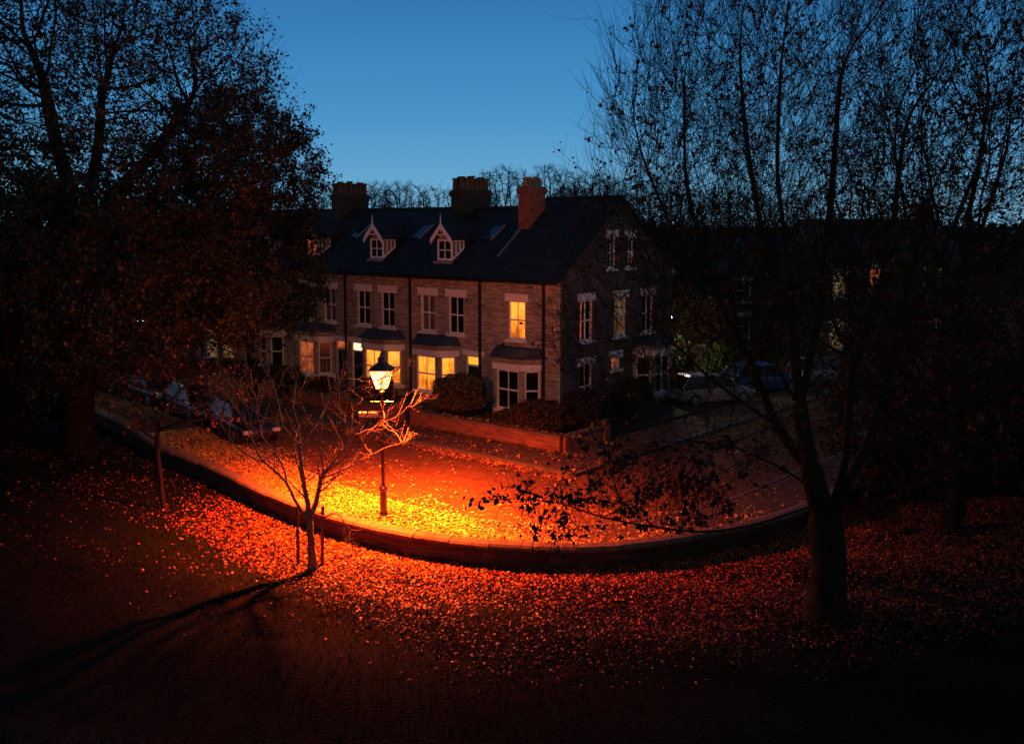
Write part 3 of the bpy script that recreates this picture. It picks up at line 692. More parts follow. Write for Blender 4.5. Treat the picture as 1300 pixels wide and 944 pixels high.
def tree(name, base, trunk, att, Rb, mat, label, cat='tree', group=None, step=.3, kill=.55, iters=110, up=.08, jit=.25, tw=None, leaf=None, flare=1.25, rmin=.005, e=.6, bname='trunk', smooth=3):
    root = empty(name, base); tag(root, label, cat, group); b = np.array(base)
    P, par = colonize(trunk, att, step, kill, iters, up, jit); P, rad, cnt, hc = finish(P, par, Rb, rmin, e, smooth)
    hgt = P[:, 2]-b[2]; w = np.clip(1-hgt/1.1, 0, 1); hor = np.linalg.norm(P[:, :2]-b[:2], axis=1) < 1.0; rad = rad*(1+(flare-1)*w**2*hor)
    extra, sites = make_twigs(P, par, cnt, **tw) if tw else ([], np.zeros((0, 3)))
    big = rad > max(.045, Rb*.16)
    o = link(bname, chains_mesh(bname, P-b, par, rad, mat, extra=[(np.asarray(p)-b, r_) for p, r_ in extra]), root)
    if leaf and len(sites):
        n = leaf['n']; f = leaf.get('filter'); pts = sites if f is None else sites[f(sites)]
        if len(pts):
            cl = leaf.get('clump', .0)
            if cl: pts = pts[rng.random(len(pts)) < cl]
            c = pts[rng.integers(0, len(pts), n)]+rng.normal(size=(n, 3))*leaf.get('spread', .12)
            link('foliage', leaf_mesh('foliage', c-b, leaf['size'], leaf['pal'], M['leaf'], jit=.4), root)
    return root

# ---- big leafy tree on the left
bA = gd(98, 585, 0); bA.y = 28.5; bA = gd(98, 572, -.15); bA.z = bz(bA.x, bA.y)-.05; YA = bA.y; print('tree A', bA)
def A(px, py, Y=28.5): return np.array(at(px, py, YA+(Y-28.5)))
DARKPAL = [(.028, .032, .012), (.045, .04, .012), (.05, .032, .012), (.022, .030, .013), (.065, .048, .016)]
att = np.concatenate([ellip(A(120, 150), (7.0, 5.2, 6.7), 4300), ellip(A(30, 60), (6.2, 5, 5.6), 1100), ellip(A(228, 125), (3.2, 3.4, 3.4), 800),
                      ellip(A(-60, 300), (6.2, 5, 5.6), 500), ellip(A(150, 390), (6.0, 4, 2.6), 700), ellip(A(60, 450), (3.6, 2.5, 1.5), 200)])
trunkA = [[bA, A(97, 500), A(94, 430), A(92, 370), A(90, 320)], [A(90, 320), A(92, 250, 28.2), A(70, 180, 28), A(55, 100, 27.8)], [A(90, 320), A(112, 250, 28.8), A(125, 190, 29), A(130, 120, 29)],
          [A(92, 330), A(150, 240, 28), A(200, 190, 28), A(240, 130, 28)], [A(92, 340), A(40, 280, 29), A(-20, 230, 29)], [A(92, 350), A(160, 290, 28.6), A(230, 240, 28.4)]]
tA = tree('leafy_tree', bA, trunkA, att, .64, M['bark_dark'], 'huge dark spreading tree on the left bank with thick trunk and fine bare upper branches',
     step=.31, kill=.46, iters=150, up=.06, jit=.22, tw=dict(n_per=2, L=(.5, 1.4), up=.35, thresh=2, r0=.007, side=2, spread=.6),
     leaf=dict(n=125000, size=.12, pal=DARKPAL, spread=.12, filter=lambda s: rng.random(len(s)) < np.clip(.3+(11.5-s[:, 2])*.16, .22, 1)))
# ---- second leafy tree, in front of the far terrace
bB = loc_uv(14.6, 5.3, .1)
def B(px, py, Y=45.6): return np.array(at(px, py, Y))
att = np.concatenate([ellip(B(300, 250), (3.9, 2.6, 4.9), 1500), ellip(B(368, 225), (1.7, 1.6, 2.4), 400), ellip(B(305, 165), (1.7, 1.6, 2.0), 200), ellip(B(325, 350), (3.3, 2.6, 3.4), 750), ellip(B(225, 330), (4.2, 2.6, 4.2), 650), ellip(B(362, 385), (1.4, 1.4, 1.6), 180)])
tB = tree('autumn_tree', bB, [[bB, B(321, 450), B(318, 400), B(310, 350)], [B(310, 350), B(325, 280)], [B(312, 370), B(350, 300)], [B(314, 385), B(255, 320)]], att, .27, M['bark_dark'],
     'dense brown leafed tree whose rounded crown hides the left part of the terrace', step=.36, kill=.55, up=.05, tw=dict(n_per=2, L=(.45, 1.35), up=.4, thresh=2, r0=.007, side=2),
     leaf=dict(n=75000, size=.12, pal=[(.02, .028, .012), (.032, .034, .012), (.035, .028, .012), (.045, .036, .014)], spread=.12, clump=.5))
# ---- big bare tree on the right
bC = gd(1048, 785, 0.1); zc = bz(bC.x, bC.y); bC = gd(1048, 785, zc); bC.z = zc-.05; YC = bC.y
def Cc(px, py, dy=0): return np.array(at(px, py, YC+dy))
att = np.concatenate([ellip(Cc(1070, 165), (4.8, 3.6, 4.7), 5200), ellip(Cc(880, 235), (1.9, 1.8, 2.5), 1300), ellip(Cc(1010, 380), (3.6, 2.6, 2.6), 900), ellip(Cc(1200, 300), (3.2, 3, 4.5), 500),
                      ellip(Cc(780, 636, -1), (2.5, 1.2, .55), 330), ellip(Cc(900, 520, -1), (2.2, 1.4, 1.6), 380), ellip(Cc(1180, 560), (2.6, 2, 2.0), 200), ellip(Cc(790, 330, -.5), (1.2, 1.2, 1.1), 150), ellip(Cc(815, 440, 0), (1.9, 1.5, 1.7), 420)])
att = att[att[:, 2] > 1.6]
trunkC = [[bC, Cc(1052, 740), Cc(1052, 700), Cc(1050, 665)],
          [Cc(1050, 665), Cc(1030, 600, -.3), Cc(1015, 520, -.4), Cc(1010, 430, -.5), Cc(1000, 340, -.4), Cc(1020, 260)],
          [Cc(1050, 665), Cc(1070, 620, .2), Cc(1105, 560, .4), Cc(1130, 460, .5), Cc(1160, 340, .5), Cc(1190, 220, .3)],
          [Cc(1050, 670), Cc(1075, 580, -.4), Cc(1080, 480, -.6), Cc(1085, 380, -.6), Cc(1100, 280, -.5)],
          [Cc(1030, 600, -.3), Cc(985, 540, .2), Cc(950, 450, .3), Cc(905, 370, .2), Cc(880, 290)],
          [Cc(1015, 520, -.4), Cc(965, 420, -.6), Cc(930, 330, -.7), Cc(925, 230, -.6)],
          [Cc(1040, 640), Cc(990, 655, -.6), Cc(950, 668, -.9), Cc(890, 676, -1.1), Cc(815, 666, -1.2), Cc(760, 655, -1.3), Cc(700, 634, -1.4), Cc(635, 632, -1.4)],
          [Cc(1035, 620), Cc(985, 590, -.4), Cc(930, 565, -.8), Cc(860, 560, -1)],
          [Cc(1110, 545, .4), Cc(1170, 500, .2), Cc(1240, 470)],
          [Cc(1015, 520, -.4), Cc(1040, 400, .3), Cc(1058, 230, .5), Cc(1066, 90, .4)], [Cc(1010, 430, -.5), Cc(968, 300, -.9), Cc(945, 160, -.9), Cc(940, 60, -.7)],
          [Cc(905, 370, .2), Cc(850, 285, 0), Cc(812, 190, -.2), Cc(800, 130, -.2)], [Cc(950, 450, .3), Cc(880, 400, .7), Cc(825, 330, .8), Cc(790, 270, .8)],
          [Cc(1130, 460, .5), Cc(1185, 350, 1), Cc(1245, 200, 1.2)], [Cc(1080, 480, -.6), Cc(1128, 330, -1), Cc(1150, 150, -1.1)], [Cc(1000, 340, -.4), Cc(985, 210, 0), Cc(992, 70, .2)],
          [Cc(985, 540, .2), Cc(900, 480, .4), Cc(850, 430, .3), Cc(815, 400, .2)], [Cc(905, 370, .2), Cc(870, 230, .9), Cc(868, 100, 1)]]
RUST = [(.07, .018, .014), (.10, .028, .016), (.045, .014, .011), (.12, .04, .02)]
tC = tree('bare_tree', bC, trunkC, att, .37, M['bark_green'], 'large nearly bare tree in the right foreground with many upswept greenish limbs', step=.22, kill=.32, iters=150, up=.16, jit=.2,
     tw=dict(n_per=2, L=(.5, 1.45), up=1.05, thresh=3, r0=.006, side=2, spread=.4, zlow=4.6), flare=1.4, e=.8,
     leaf=dict(n=11000, size=.08, pal=RUST, spread=.05, clump=.05))
ch_ = [c for c in tC.children if c.name.startswith('trunk')][0]
vv = np.array([v.co[:] for v in ch_.data.vertices]); vv = vv[(vv[:, 2]+tC.location.z < 4.3) & (vv[:, 2] > 1.2) & (vv[:, 0] < -1.6)]
cc_ = vv[rng.integers(0, len(vv), 240)]; n_ = 1400; cpt = cc_[rng.integers(0, 240, n_)]+rng.normal(size=(n_, 3))*.09-np.array([0, 0, .06])
link('low_foliage', leaf_mesh('low_foliage', cpt, .115, [(.03, .016, .012), (.045, .02, .012)], M['leaf'], jit=.4), tC)
# ---- thicket of further trees closing off the right edge and the left edge
def Dd(px, py, Y=25.0): return np.array(at(px, py, Y))
def simple_tree(base, cx, cy, Y, rr, n, Rb, label, leafn, pal, bark='bark_dark', tw=2, kill=.55, step=.36, size=.13, group=None, name='woodland_tree', z0=None, up=.12, Ltw=(.4, 1.1)):
    b = np.array(base, float); c = np.array(at(cx, cy, Y)); a = ellip(c, rr, n); a = a[a[:, 2] > b[2]+1.0]
    mid = b+(c-b)*.45
    return tree(name, Vector(b), [[b, b+(mid-b)*.5+np.array([.1, 0, 0]), mid]], a, Rb, M[bark], label, group=group, step=step, kill=kill, up=up,
                tw=dict(n_per=tw, L=Ltw, up=.7, thresh=2, r0=.009, side=1, spread=.6), leaf=dict(n=leafn, size=size, pal=pal, spread=.12, clump=.6) if leafn else None)
DK = [(.014, .016, .009), (.022, .018, .010), (.03, .018, .012)]
def bb(x, y): return (x, y, bz(x, y)-.05)
simple_tree(bb(12.2, 26.5), 1230, 330, 25.5, (3.6, 3.2, 6.4), 1500, .28, 'dark upright tree crowding the right edge beside the large bare tree', 9000, RUST+DK, 'bark_dark', size=.10)
simple_tree(bb(14.5, 30), 1215, 520, 30, (4.2, 2.5, 3.4), 700, .2, 'dark twiggy thicket tree low at the right edge behind the bare tree', 16000, DK)
simple_tree(bb(-17.5, 31), 20, 380, 31, (5.0, 3, 4.2), 900, .3, 'dark tree at the far left edge beyond the huge tree', 26000, DK+DARKPAL[:2])
simple_tree((15.5, 46, 0), 1085, 350, 46, (5, 3, 4.2), 800, .25, 'dark tree beyond the side road standing before the far right house', 9000, DK)
simple_tree((-24, 50, 0), 120, 370, 50, (6, 3, 5.5), 800, .3, 'dark street tree far behind the huge left trunk', 20000, DK+DARKPAL[:2], size=.2)
simple_tree((11.2, 61, 0), 905, 345, 62, (4.5, 3, 3.4), 500, .25, 'twiggy garden tree behind the corner house yard, right of its gable', 3000, RUST, size=.15)
# small thin tree by the wall on the left
bT = gd(208, 643, -.1); bT.z = bz(bT.x, bT.y)-.04; YT = bT.y
def Tt(px, py, dy=0): return np.array(at(px, py, YT+dy))
tree('slender_tree', bT, [[bT, Tt(203, 600), Tt(198, 568), Tt(200, 545)]], np.concatenate([ellip(Tt(235, 500), (2.1, 1.6, 1.3), 420), ellip(Tt(160, 520), (1.1, 1.2, .9), 120)]), .075, M['bark_dark'],
     'slender dark young tree beside the wall, left of the staked tree', step=.2, kill=.32, up=.1, tw=dict(n_per=1, L=(.3, .7), up=.3, thresh=2, r0=.006, side=1, spread=.5),
     leaf=dict(n=900, size=.09, pal=RUST, spread=.06, clump=.3), rmin=.005)
# young staked tree, limbs following its real fork pattern
bY = gd(396, 724, -.2); bY.z = bz(bY.x, bY.y); bY = gd(396, 724, bY.z); bY.z = bz(bY.x, bY.y)-.03; YY = bY.y
def Yy(px, py, dy=0): return np.array(at(px, py, YY+dy))
yt = empty('young_tree', bY); tag(yt, 'bare young tree between two wooden stakes, its twigs lit orange by the lamp', 'tree')
limbs = [([(396, 724, 0), (395, 690, 0), (393, 655, 0)], .115, .075),
 ([(393, 655, 0), (388, 625, .1), (383, 600, .2), (380, 566, .3)], .07, .045),
 ([(380, 566, .3), (368, 552, .1), (359, 540, 0), (354, 515, -.1), (350, 498, -.2), (342, 478, -.3)], .034, .01),
 ([(380, 566, .3), (396, 546, .5), (408, 525, .7), (418, 505, .8), (428, 487, .9), (436, 468, 1.0)], .036, .01),
 ([(380, 566, .3), (378, 540, .5), (372, 518, .7), (374, 495, .8), (380, 470, .9)], .024, .008),
 ([(394, 660, 0), (402, 632, .2), (408, 606, .4), (411, 600, .45)], .07, .05),
 ([(411, 600, .45), (406, 570, .6), (407, 545, .8), (411, 520, 1.0), (418, 495, 1.2)], .03, .009),
 ([(411, 600, .45), (424, 586, .6), (437, 570, .9), (450, 552, 1.2), (462, 532, 1.5), (474, 510, 1.8), (482, 498, 2.0)], .036, .009),
 ([(410, 606, .4), (430, 598, .7), (447, 588, 1.1), (458, 570, 1.5), (464, 552, 1.8), (480, 540, 2.2)], .03, .009),
 ([(392, 662, 0), (378, 640, -.1), (366, 618, -.2), (354, 602, -.3), (338, 588, -.4), (327, 574, -.5), (318, 552, -.6), (308, 530, -.6), (296, 512, -.7)], .045, .01),
 ([(366, 618, -.2), (358, 590, 0), (346, 570, .1), (334, 556, .2), (328, 530, .3), (326, 508, .3)], .028, .008),
 ([(338, 588, -.4), (318, 580, -.6), (300, 566, -.8), (285, 545, -.9), (276, 520, -1.0)], .02, .007),
 ([(437, 570, .9), (445, 545, 1.2), (450, 520, 1.6), (462, 500, 2.0)], .02, .007),
 ([(396, 650, 0), (412, 655, -.1), (430, 652, -.2), (438, 664, -.3), (446, 672, -.4)], .02, .008),
 ([(447, 588, 1.1), (470, 578, 1.6), (490, 568, 2.2), (510, 562, 2.7)], .018, .006),
 ([(428, 487, .9), (440, 480, 1.5), (456, 482, 2.2), (472, 484, 2.8), (488, 480, 3.2), (500, 472, 3.5)], .018, .006),
 ([(450, 552, 1.2), (468, 545, 1.8), (488, 536, 2.5), (508, 526, 3.0), (522, 512, 3.3)], .018, .006),
 ([(418, 505, .8), (432, 498, 1.3), (452, 492, 1.9), (470, 487, 2.4), (488, 478, 2.8)], .02, .006)]
ex = []; tips = []
for pts, ra, rb in limbs:
    q = catmull([Yy(*p) for p in pts], .12); q += rng.normal(size=q.shape)*.008; q[0] = Yy(*pts[0]); rr = np.linspace(ra, rb, len(q)); ex.append((q, rr))
    if pts[0][1] < 700:
        for i in range(3, len(q)): tips.append((q[i], q[i]-q[i-2], rr[i], i/len(q)))
def sprout(p, d, r_, L_, lvl):
    d = d/np.linalg.norm(d); pts = [p]; m = max(4, int(L_/.1)); bend = rng.normal(size=3)*.05
    for k in range(m):
        d = d+bend+rng.normal(size=3)*.07+np.array([0, 0, .07]); d /= np.linalg.norm(d); p = p+d*L_/m; pts.append(p)
        if lvl < 2 and rng.random() < (.42 if lvl == 0 else .25):
            s = np.cross(d, rng.normal(size=3)); s /= np.linalg.norm(s); sprout(p, d*.8+s*.8, r_*.6, L_*rng.uniform(.3, .65), lvl+1)
    ex.append((np.array(pts), np.linspace(r_, r_*.4, len(pts))))
for p, d, r_, f in tips:
    if rng.random() < (.20+.42*f)*(.55 if p[0] > -4.0 else 1.05 if p[0] < -5.2 else .9):
        s = rng.normal(size=3); s -= d*(s@d)/(d@d); s /= np.linalg.norm(s); sprout(p, d/np.linalg.norm(d)*.7+s*.8, max(.0085, r_*.45), rng.uniform(.4, 1.35), 0)
for pts, ra, rb in limbs[2:]:
    p = Yy(*pts[-1]); q = Yy(*pts[-2])
    for _ in range(3): sprout(p, (p-q)+rng.normal(size=3)*.12, .011, rng.uniform(.4, 1.0), 0)
print('young tree twigs', len(ex)); b_ = np.array(bY)
V = []; Fc = []
for q, rr in ex: lines_add(V, Fc, q-b_, rr, (9, 6, 4), (.05, .02))
o = 0; FF = []
for v, f in zip(V, Fc): FF.append(f+o); o += len(v)
link('trunk', npmesh('trunk', np.concatenate(V), np.concatenate(FF), M['bark_young'], smooth=True), yt)
for px, sd in ((379, 'left'), (409, 'right')):
    p = gd(px, 724, -.2); p.z = bz(p.x, p.y); h = 1.55
    s = empty('tree_stake', p); tag(s, f'rough wooden stake standing just {sd} of the young tree trunk', 'stake', 'stakes of the young tree')
    lean = .05 if sd == 'right' else .0
    MB().tube([(0, 0, -.2), (lean*.5, 0, h*.5), (lean, 0, h)], [.045, .043, .04], 8).build('post', M['stake'], s)
    e = Vector(Yy(394, 668))-Vector(p); MB().tube([(lean*.9, 0, h-.15), (lean*.9+(e.x-lean)*.5, e.y*.5-.03, h-.17), (e.x, e.y-.03, h-.13)], .016, 6).build('tie_strap', M['rubber'], s)

# ---- distant bare trees behind the roofs
far = []
def far_proto(n, rr, h):
    b = np.array([0., 0, 0]); a = np.concatenate([ellip((0, 0, h*.62), (rr, rr, h*.38), n)])
    P, par = colonize([[b, (0, 0, h*.18), (0.1, 0, h*.3)]], a, .4, .6, 90, .12, .2); P, rad, cnt, hc = finish(P, par, .28, .018, .6, 3)
    ext, _ = make_twigs(P, par, cnt, 3, (.4, 1.3), .1, 2, .019, 2, spread=.8)
    return chains_mesh('trunk', P, par, rad, M['bark_far'], (5, 4, 3), extra=ext)
protos = [far_proto(900, 4.0, 13), far_proto(700, 3.3, 14), far_proto(1000, 4.6, 12.5)]
fars = [(466, 226, 0), (490, 230, 1), (514, 226, 0), (536, 236, 2), (552, 226, 1), (575, 236, 0), (606, 214, 1), (625, 232, 2), (641, 207, 0), (668, 228, 1), (687, 232, 2), (706, 206, 0), (727, 226, 1), (748, 214, 2), (772, 222, 0), (800, 232, 1), (835, 226, 2), (868, 232, 0), (905, 236, 1), (950, 238, 2), (1010, 240, 0), (380, 232, 2), (430, 238, 0)]
where = ['far left of the view above the terrace', 'above the roof ridge']
desc = ['farthest left of the bare trees showing beyond the roofs, beside the left chimney', 'bare winter tree beyond the roofs, second to the right of the left chimney', 'round bare tree midway between the left and the big middle chimneys', 'low spreading bare tree left of the big middle chimney',
        'slim bare tree just left of the big middle chimney', 'bare tree directly behind the big middle chimney pots', 'bare tree rising just right of the big middle chimney', 'low bare tree between the big middle chimney and the tallest far tree', 'tall rounded bare tree left of the red chimney',
        'bare tree directly behind the red brick chimney', 'low bare tree just right of the red chimney', 'tall bare tree above the ridge of the corner house', 'slim bare tree over the right half of the corner house ridge', 'broad bare tree above the right end of the corner house ridge',
        'distant bare tree past the right end of the ridge', 'distant bare tree seen through the left twigs of the bare foreground tree', 'broad distant bare tree behind the yard right of the corner house', 'distant tree right of the gable, farther than the yard', 'slim distant tree seen through the middle of the foreground branches',
        'low distant tree over the slate roofed far house', 'distant tree behind the fork of the foreground limbs', 'distant tree hidden mostly by the brown leafed tree', 'distant tree at the outer leaves of the brown crown']
for i, ((px, py, k), ds) in enumerate(zip(fars, desc)):
    if i in (3, 5, 7, 9, 10): continue
    Y = 118+14*((i*7) % 5)/4; t = at(px, py, Y); H = (13.2, 14.6, 12.8)[k]; base = Vector((t.x, Y, -.5)); s = (t.z+.5)/H
    r_ = empty('distant_tree', base, rz=i*1.3); r_.scale = (s*.95, s*.95, s); tag(r_, ds, 'tree', 'bare trees beyond the terrace roofs'); link('trunk', protos[k], r_)
# far low belt of trees and roofs closing the horizon
bp = []
for _ in range(26000):
    Y = rng.uniform(150, 190); x = rng.uniform(-170, 170); h = 5.0+2.0*math.sin(x*.09)+1.5*math.sin(x*.31+1)+1.1*math.sin(x*.9+Y*.1); bp.append((x, Y, rng.random()**.6*h))
wb = link('distant_woods', leaf_mesh('distant_woods', bp, 1.5, [(.012, .014, .016), (.016, .016, .016)], M['leaf'])); tag(wb, 'dark low belt of distant woods along the horizon beyond the houses', 'woods', kind='stuff')

# ================================================================ BUSHES
def bush(name, c, r, label, n=6000, pal=None, size=.07, lumps=7, cat='bush', group=None):
    c = Vector(c); root = empty(name, c); tag(root, label, cat, group); pal = pal or [(.05, .06, .02), (.07, .06, .02), (.035, .045, .015)]
    th = rng.random(n)*2*math.pi; ph = np.arccos(1-rng.random(n)*1.25); d = np.c_[np.sin(ph)*np.cos(th), np.sin(ph)*np.sin(th), np.cos(ph)]
    k = 1+.10*np.sin(d[:, 0]*lumps+c.x)*np.cos(d[:, 1]*lumps*.8+1)+.07*np.sin(d[:, 2]*lumps*1.4+2)
    P = d*np.array(r)*(k*(.86+.18*rng.random(n)))[:, None]+np.array([0, 0, r[2]*.75]); P = P[P[:, 2] > .03]
    link('foliage', leaf_mesh('foliage', P, size, pal, M['leaf'], jit=.45), root)
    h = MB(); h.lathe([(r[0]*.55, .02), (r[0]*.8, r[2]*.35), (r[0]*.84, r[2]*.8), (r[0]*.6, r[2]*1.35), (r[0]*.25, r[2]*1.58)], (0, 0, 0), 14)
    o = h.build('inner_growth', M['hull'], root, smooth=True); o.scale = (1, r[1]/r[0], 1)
    s = MB()
    for _ in range(14): a = rng.random()*6.28; s.tube([(0, 0, 0), (math.cos(a)*r[0]*.5, math.sin(a)*r[1]*.5, r[2]*.9), (math.cos(a)*r[0]*.9, math.sin(a)*r[1]*.9, r[2]*1.5)], [.03, .02, .006], 5)
    s.build('stems', M['bark_dark'], root); return root
bush('round_hedge', loc_uv(3.45, 2.55, .16), (1.2, 1.2, 1.12), 'large round clipped hedge just left of the dark bay window', 15000, size=.075, pal=[(.10, .075, .03), (.13, .09, .03), (.07, .06, .025)])
bush('garden_bush', loc_uv(-1.35, 3.05, .16), (1.15, 1.05, .85), 'dark rounded bush at the corner of the corner house garden', 8000, pal=[(.06, .035, .02), (.08, .045, .02), (.04, .03, .015)])
bush('garden_bush', loc_uv(.35, 2.9, .16), (.7, .6, .5), 'small low shrub under the dark bay window', 3000)
bush('garden_bush', loc_uv(1.6, 3.4, .16), (.5, .45, .28), 'tiny low shrub between the round hedge and the low shrub', 1500)
bush('garden_bush', loc_uv(8.6, 2.6, .16), (.8, .7, .8), 'dark shrub between the two lit yellow bays', 7000, pal=[(.05, .03, .018), (.07, .04, .02)])
bush('garden_bush', loc_uv(12.0, 3.2, .16), (1.3, .8, .6), 'low spreading shrub directly behind the lamp lantern', 6000, pal=[(.06, .035, .02), (.05, .045, .02)])
bush('garden_bush', loc_uv(15.6, 3.2, .16), (1.5, .8, .75), 'wide dark hedge in front of the bay with red glow', 6000)
bush('garden_bush', loc_uv(20.5, 3.2, .16), (1.7, .8, .7), 'wide dark hedge before the unlit house under the tree', 5000)
bush('garden_bush', loc_uv(29.5, 3.2, .16), (1.7, .8, .6), 'low hedge farthest left before the terrace', 4000)
bush('side_bush', loc_uv(-2.1, 1.0, .16), (1.0, 1.6, .95), 'dark bush against the side wall of the corner house', 7000, pal=[(.02, .022, .014), (.03, .025, .015)])
bush('side_bush', loc_uv(-1.9, -2.6, .16), (.95, 1.5, 1.0), 'dark bush beside the side bay of the corner house', 6000, pal=[(.02, .022, .014), (.03, .025, .015)])
LG = [(.10, .16, .03), (.16, .20, .04), (.07, .11, .02)]
pg = at(930, 455, 50); bush('lit_shrub', (pg.x, 51.5, 0), (1.1, .8, 1.35), 'bright green shrub lit by the yard lamp right of the corner house', 6000, LG, .09)
pg = at(868, 440, 50); bush('lit_shrub', (pg.x, 51.5, 0), (.7, .6, 1.5), 'yellowish green shrub nearest the yard lamp', 4000, LG, .08)
pg = at(893, 420, 56); bush('copper_shrub', (pg.x, 57.5, 0), (2.4, 1.2, 2.5), 'tall copper brown hedge behind the lit green shrubs', 11000, [(.13, .07, .03), (.09, .05, .025), (.16, .10, .04)], .13)
for i, (x, y, a, b, c, l) in enumerate([(16, 33, 3.5, 1.6, 1.1, 'black bramble hedge behind the wall at the right edge'), (21, 41, 3.5, 2.4, 1.6, 'dark hedge farther along the right side road'), (12.4, 30.2, 1.4, 1.0, .8, 'black bramble clump behind the fork of the bare tree'),
                                        (-21, 38, 3.2, 2, 1.3, 'dark hedge at the left edge beyond the huge tree')]):
    bush('dark_hedge', (x, y, 0 if y > 32 else bz(x, y)), (a, b, c), l, 9000, DK, .12)

# ================================================================ FAR HOUSES, RIGHT
def far_house(loc, rz, w, d, ze, zr, label, wins, mat='side'):
    root = empty('detached_house', loc, rz); tag(root, label, 'house')
    m = MB(); holed(m, -w/2, w/2, 0, ze, [(x-.5, x+.5, z, z+1.5) for x, z, l in wins], lambda a, r_, z: (a, r_, z))
    m.quad((-w/2, d, 0), (w/2, d, 0), (w/2, d, ze), (-w/2, d, ze))
    for x in (-w/2, w/2): m.poly([(x, 0, 0), (x, d, 0), (x, d, ze), (x, d/2, zr), (x, 0, ze)])
    m.build('wall', M[mat], root); roof(root, -w/2, w/2, ze, zr, d, M['slate2'], .2, .2)
    for x, z, l in wins: window(root, x, 0, z, 1.0, 1.5, 0, lit=l)
    chimney(root, w/2-.8, d/2, .6, 1.0, ze, zr+1.1, 3, M['stackbrick'], M['pot'])
    return root
p = at(985, 300, 66); far_house((p.x+2, 66, 0), R(-8), 12, 7, 5.2, 7.6, 'dim house with blue slate roof behind the right hand side road', [(-4, 3.2, None), (-1, 3.2, None), (3.6, 3.2, None), (-4, .8, None), (3.6, .8, 'lit_pale')])
p = at(1100, 300, 60); far_house((p.x+1.6, 60, 0), R(4), 9, 7, 6.3, 8.6, 'dark house at the far right with narrow amber lit windows', [(-3.2, 4.0, 'lit_pale'), (-.9, 4.3, 'lit_dim'), (2.6, 4.0, None), (-3.2, .9, 'lit_pale'), (2.6, .9, None)])
# rear outbuilding wall of the yard
yw = MB(); yw.box(-4, 4, -.12, .12, 0, 1.7); yo = empty('yard_wall', (9.5, 55, 0), R(-30)); tag(yo, 'brick yard wall running behind the parked cars on the right', 'wall'); yw.build('brickwork', M['side'], yo)
MB().box(-4.05, 4.05, -.17, .17, 1.701, 1.78).build('coping', M['coping'], yo)
# yard lamp on a post by the rear of the corner house
yl = at(851, 405, 50.2); yr = empty('yard_lamp', (yl.x, yl.y, 0)); tag(yr, 'small white yard lamp on a thin pole right of the corner house gable', 'lamp')
MB().tube([(0, 0, 0), (0, 0, yl.z-.05)], .03, 8).build('pole', M['pipe'], yr)
MB().lathe([(.03, -.05), (.09, 0), (.10, .1), (.05, .16)], (0, 0, yl.z), 10).build('lamp_head', emit('yard_lamp_glass', (1, .95, .8), 6), yr, smooth=True)
def lamp(name, loc, power, c, size=.06, parent=None):
    l = bpy.data.lights.new(name, 'POINT'); l.energy = power; l.color = c; l.shadow_soft_size = size; o = bpy.data.objects.new(name, l); col.objects.link(o); o.location = loc
    if parent: o.parent = parent
    return o
lamp('yard_light', (0, 0, yl.z+.32), 450, (1, .85, .5), .12, yr)

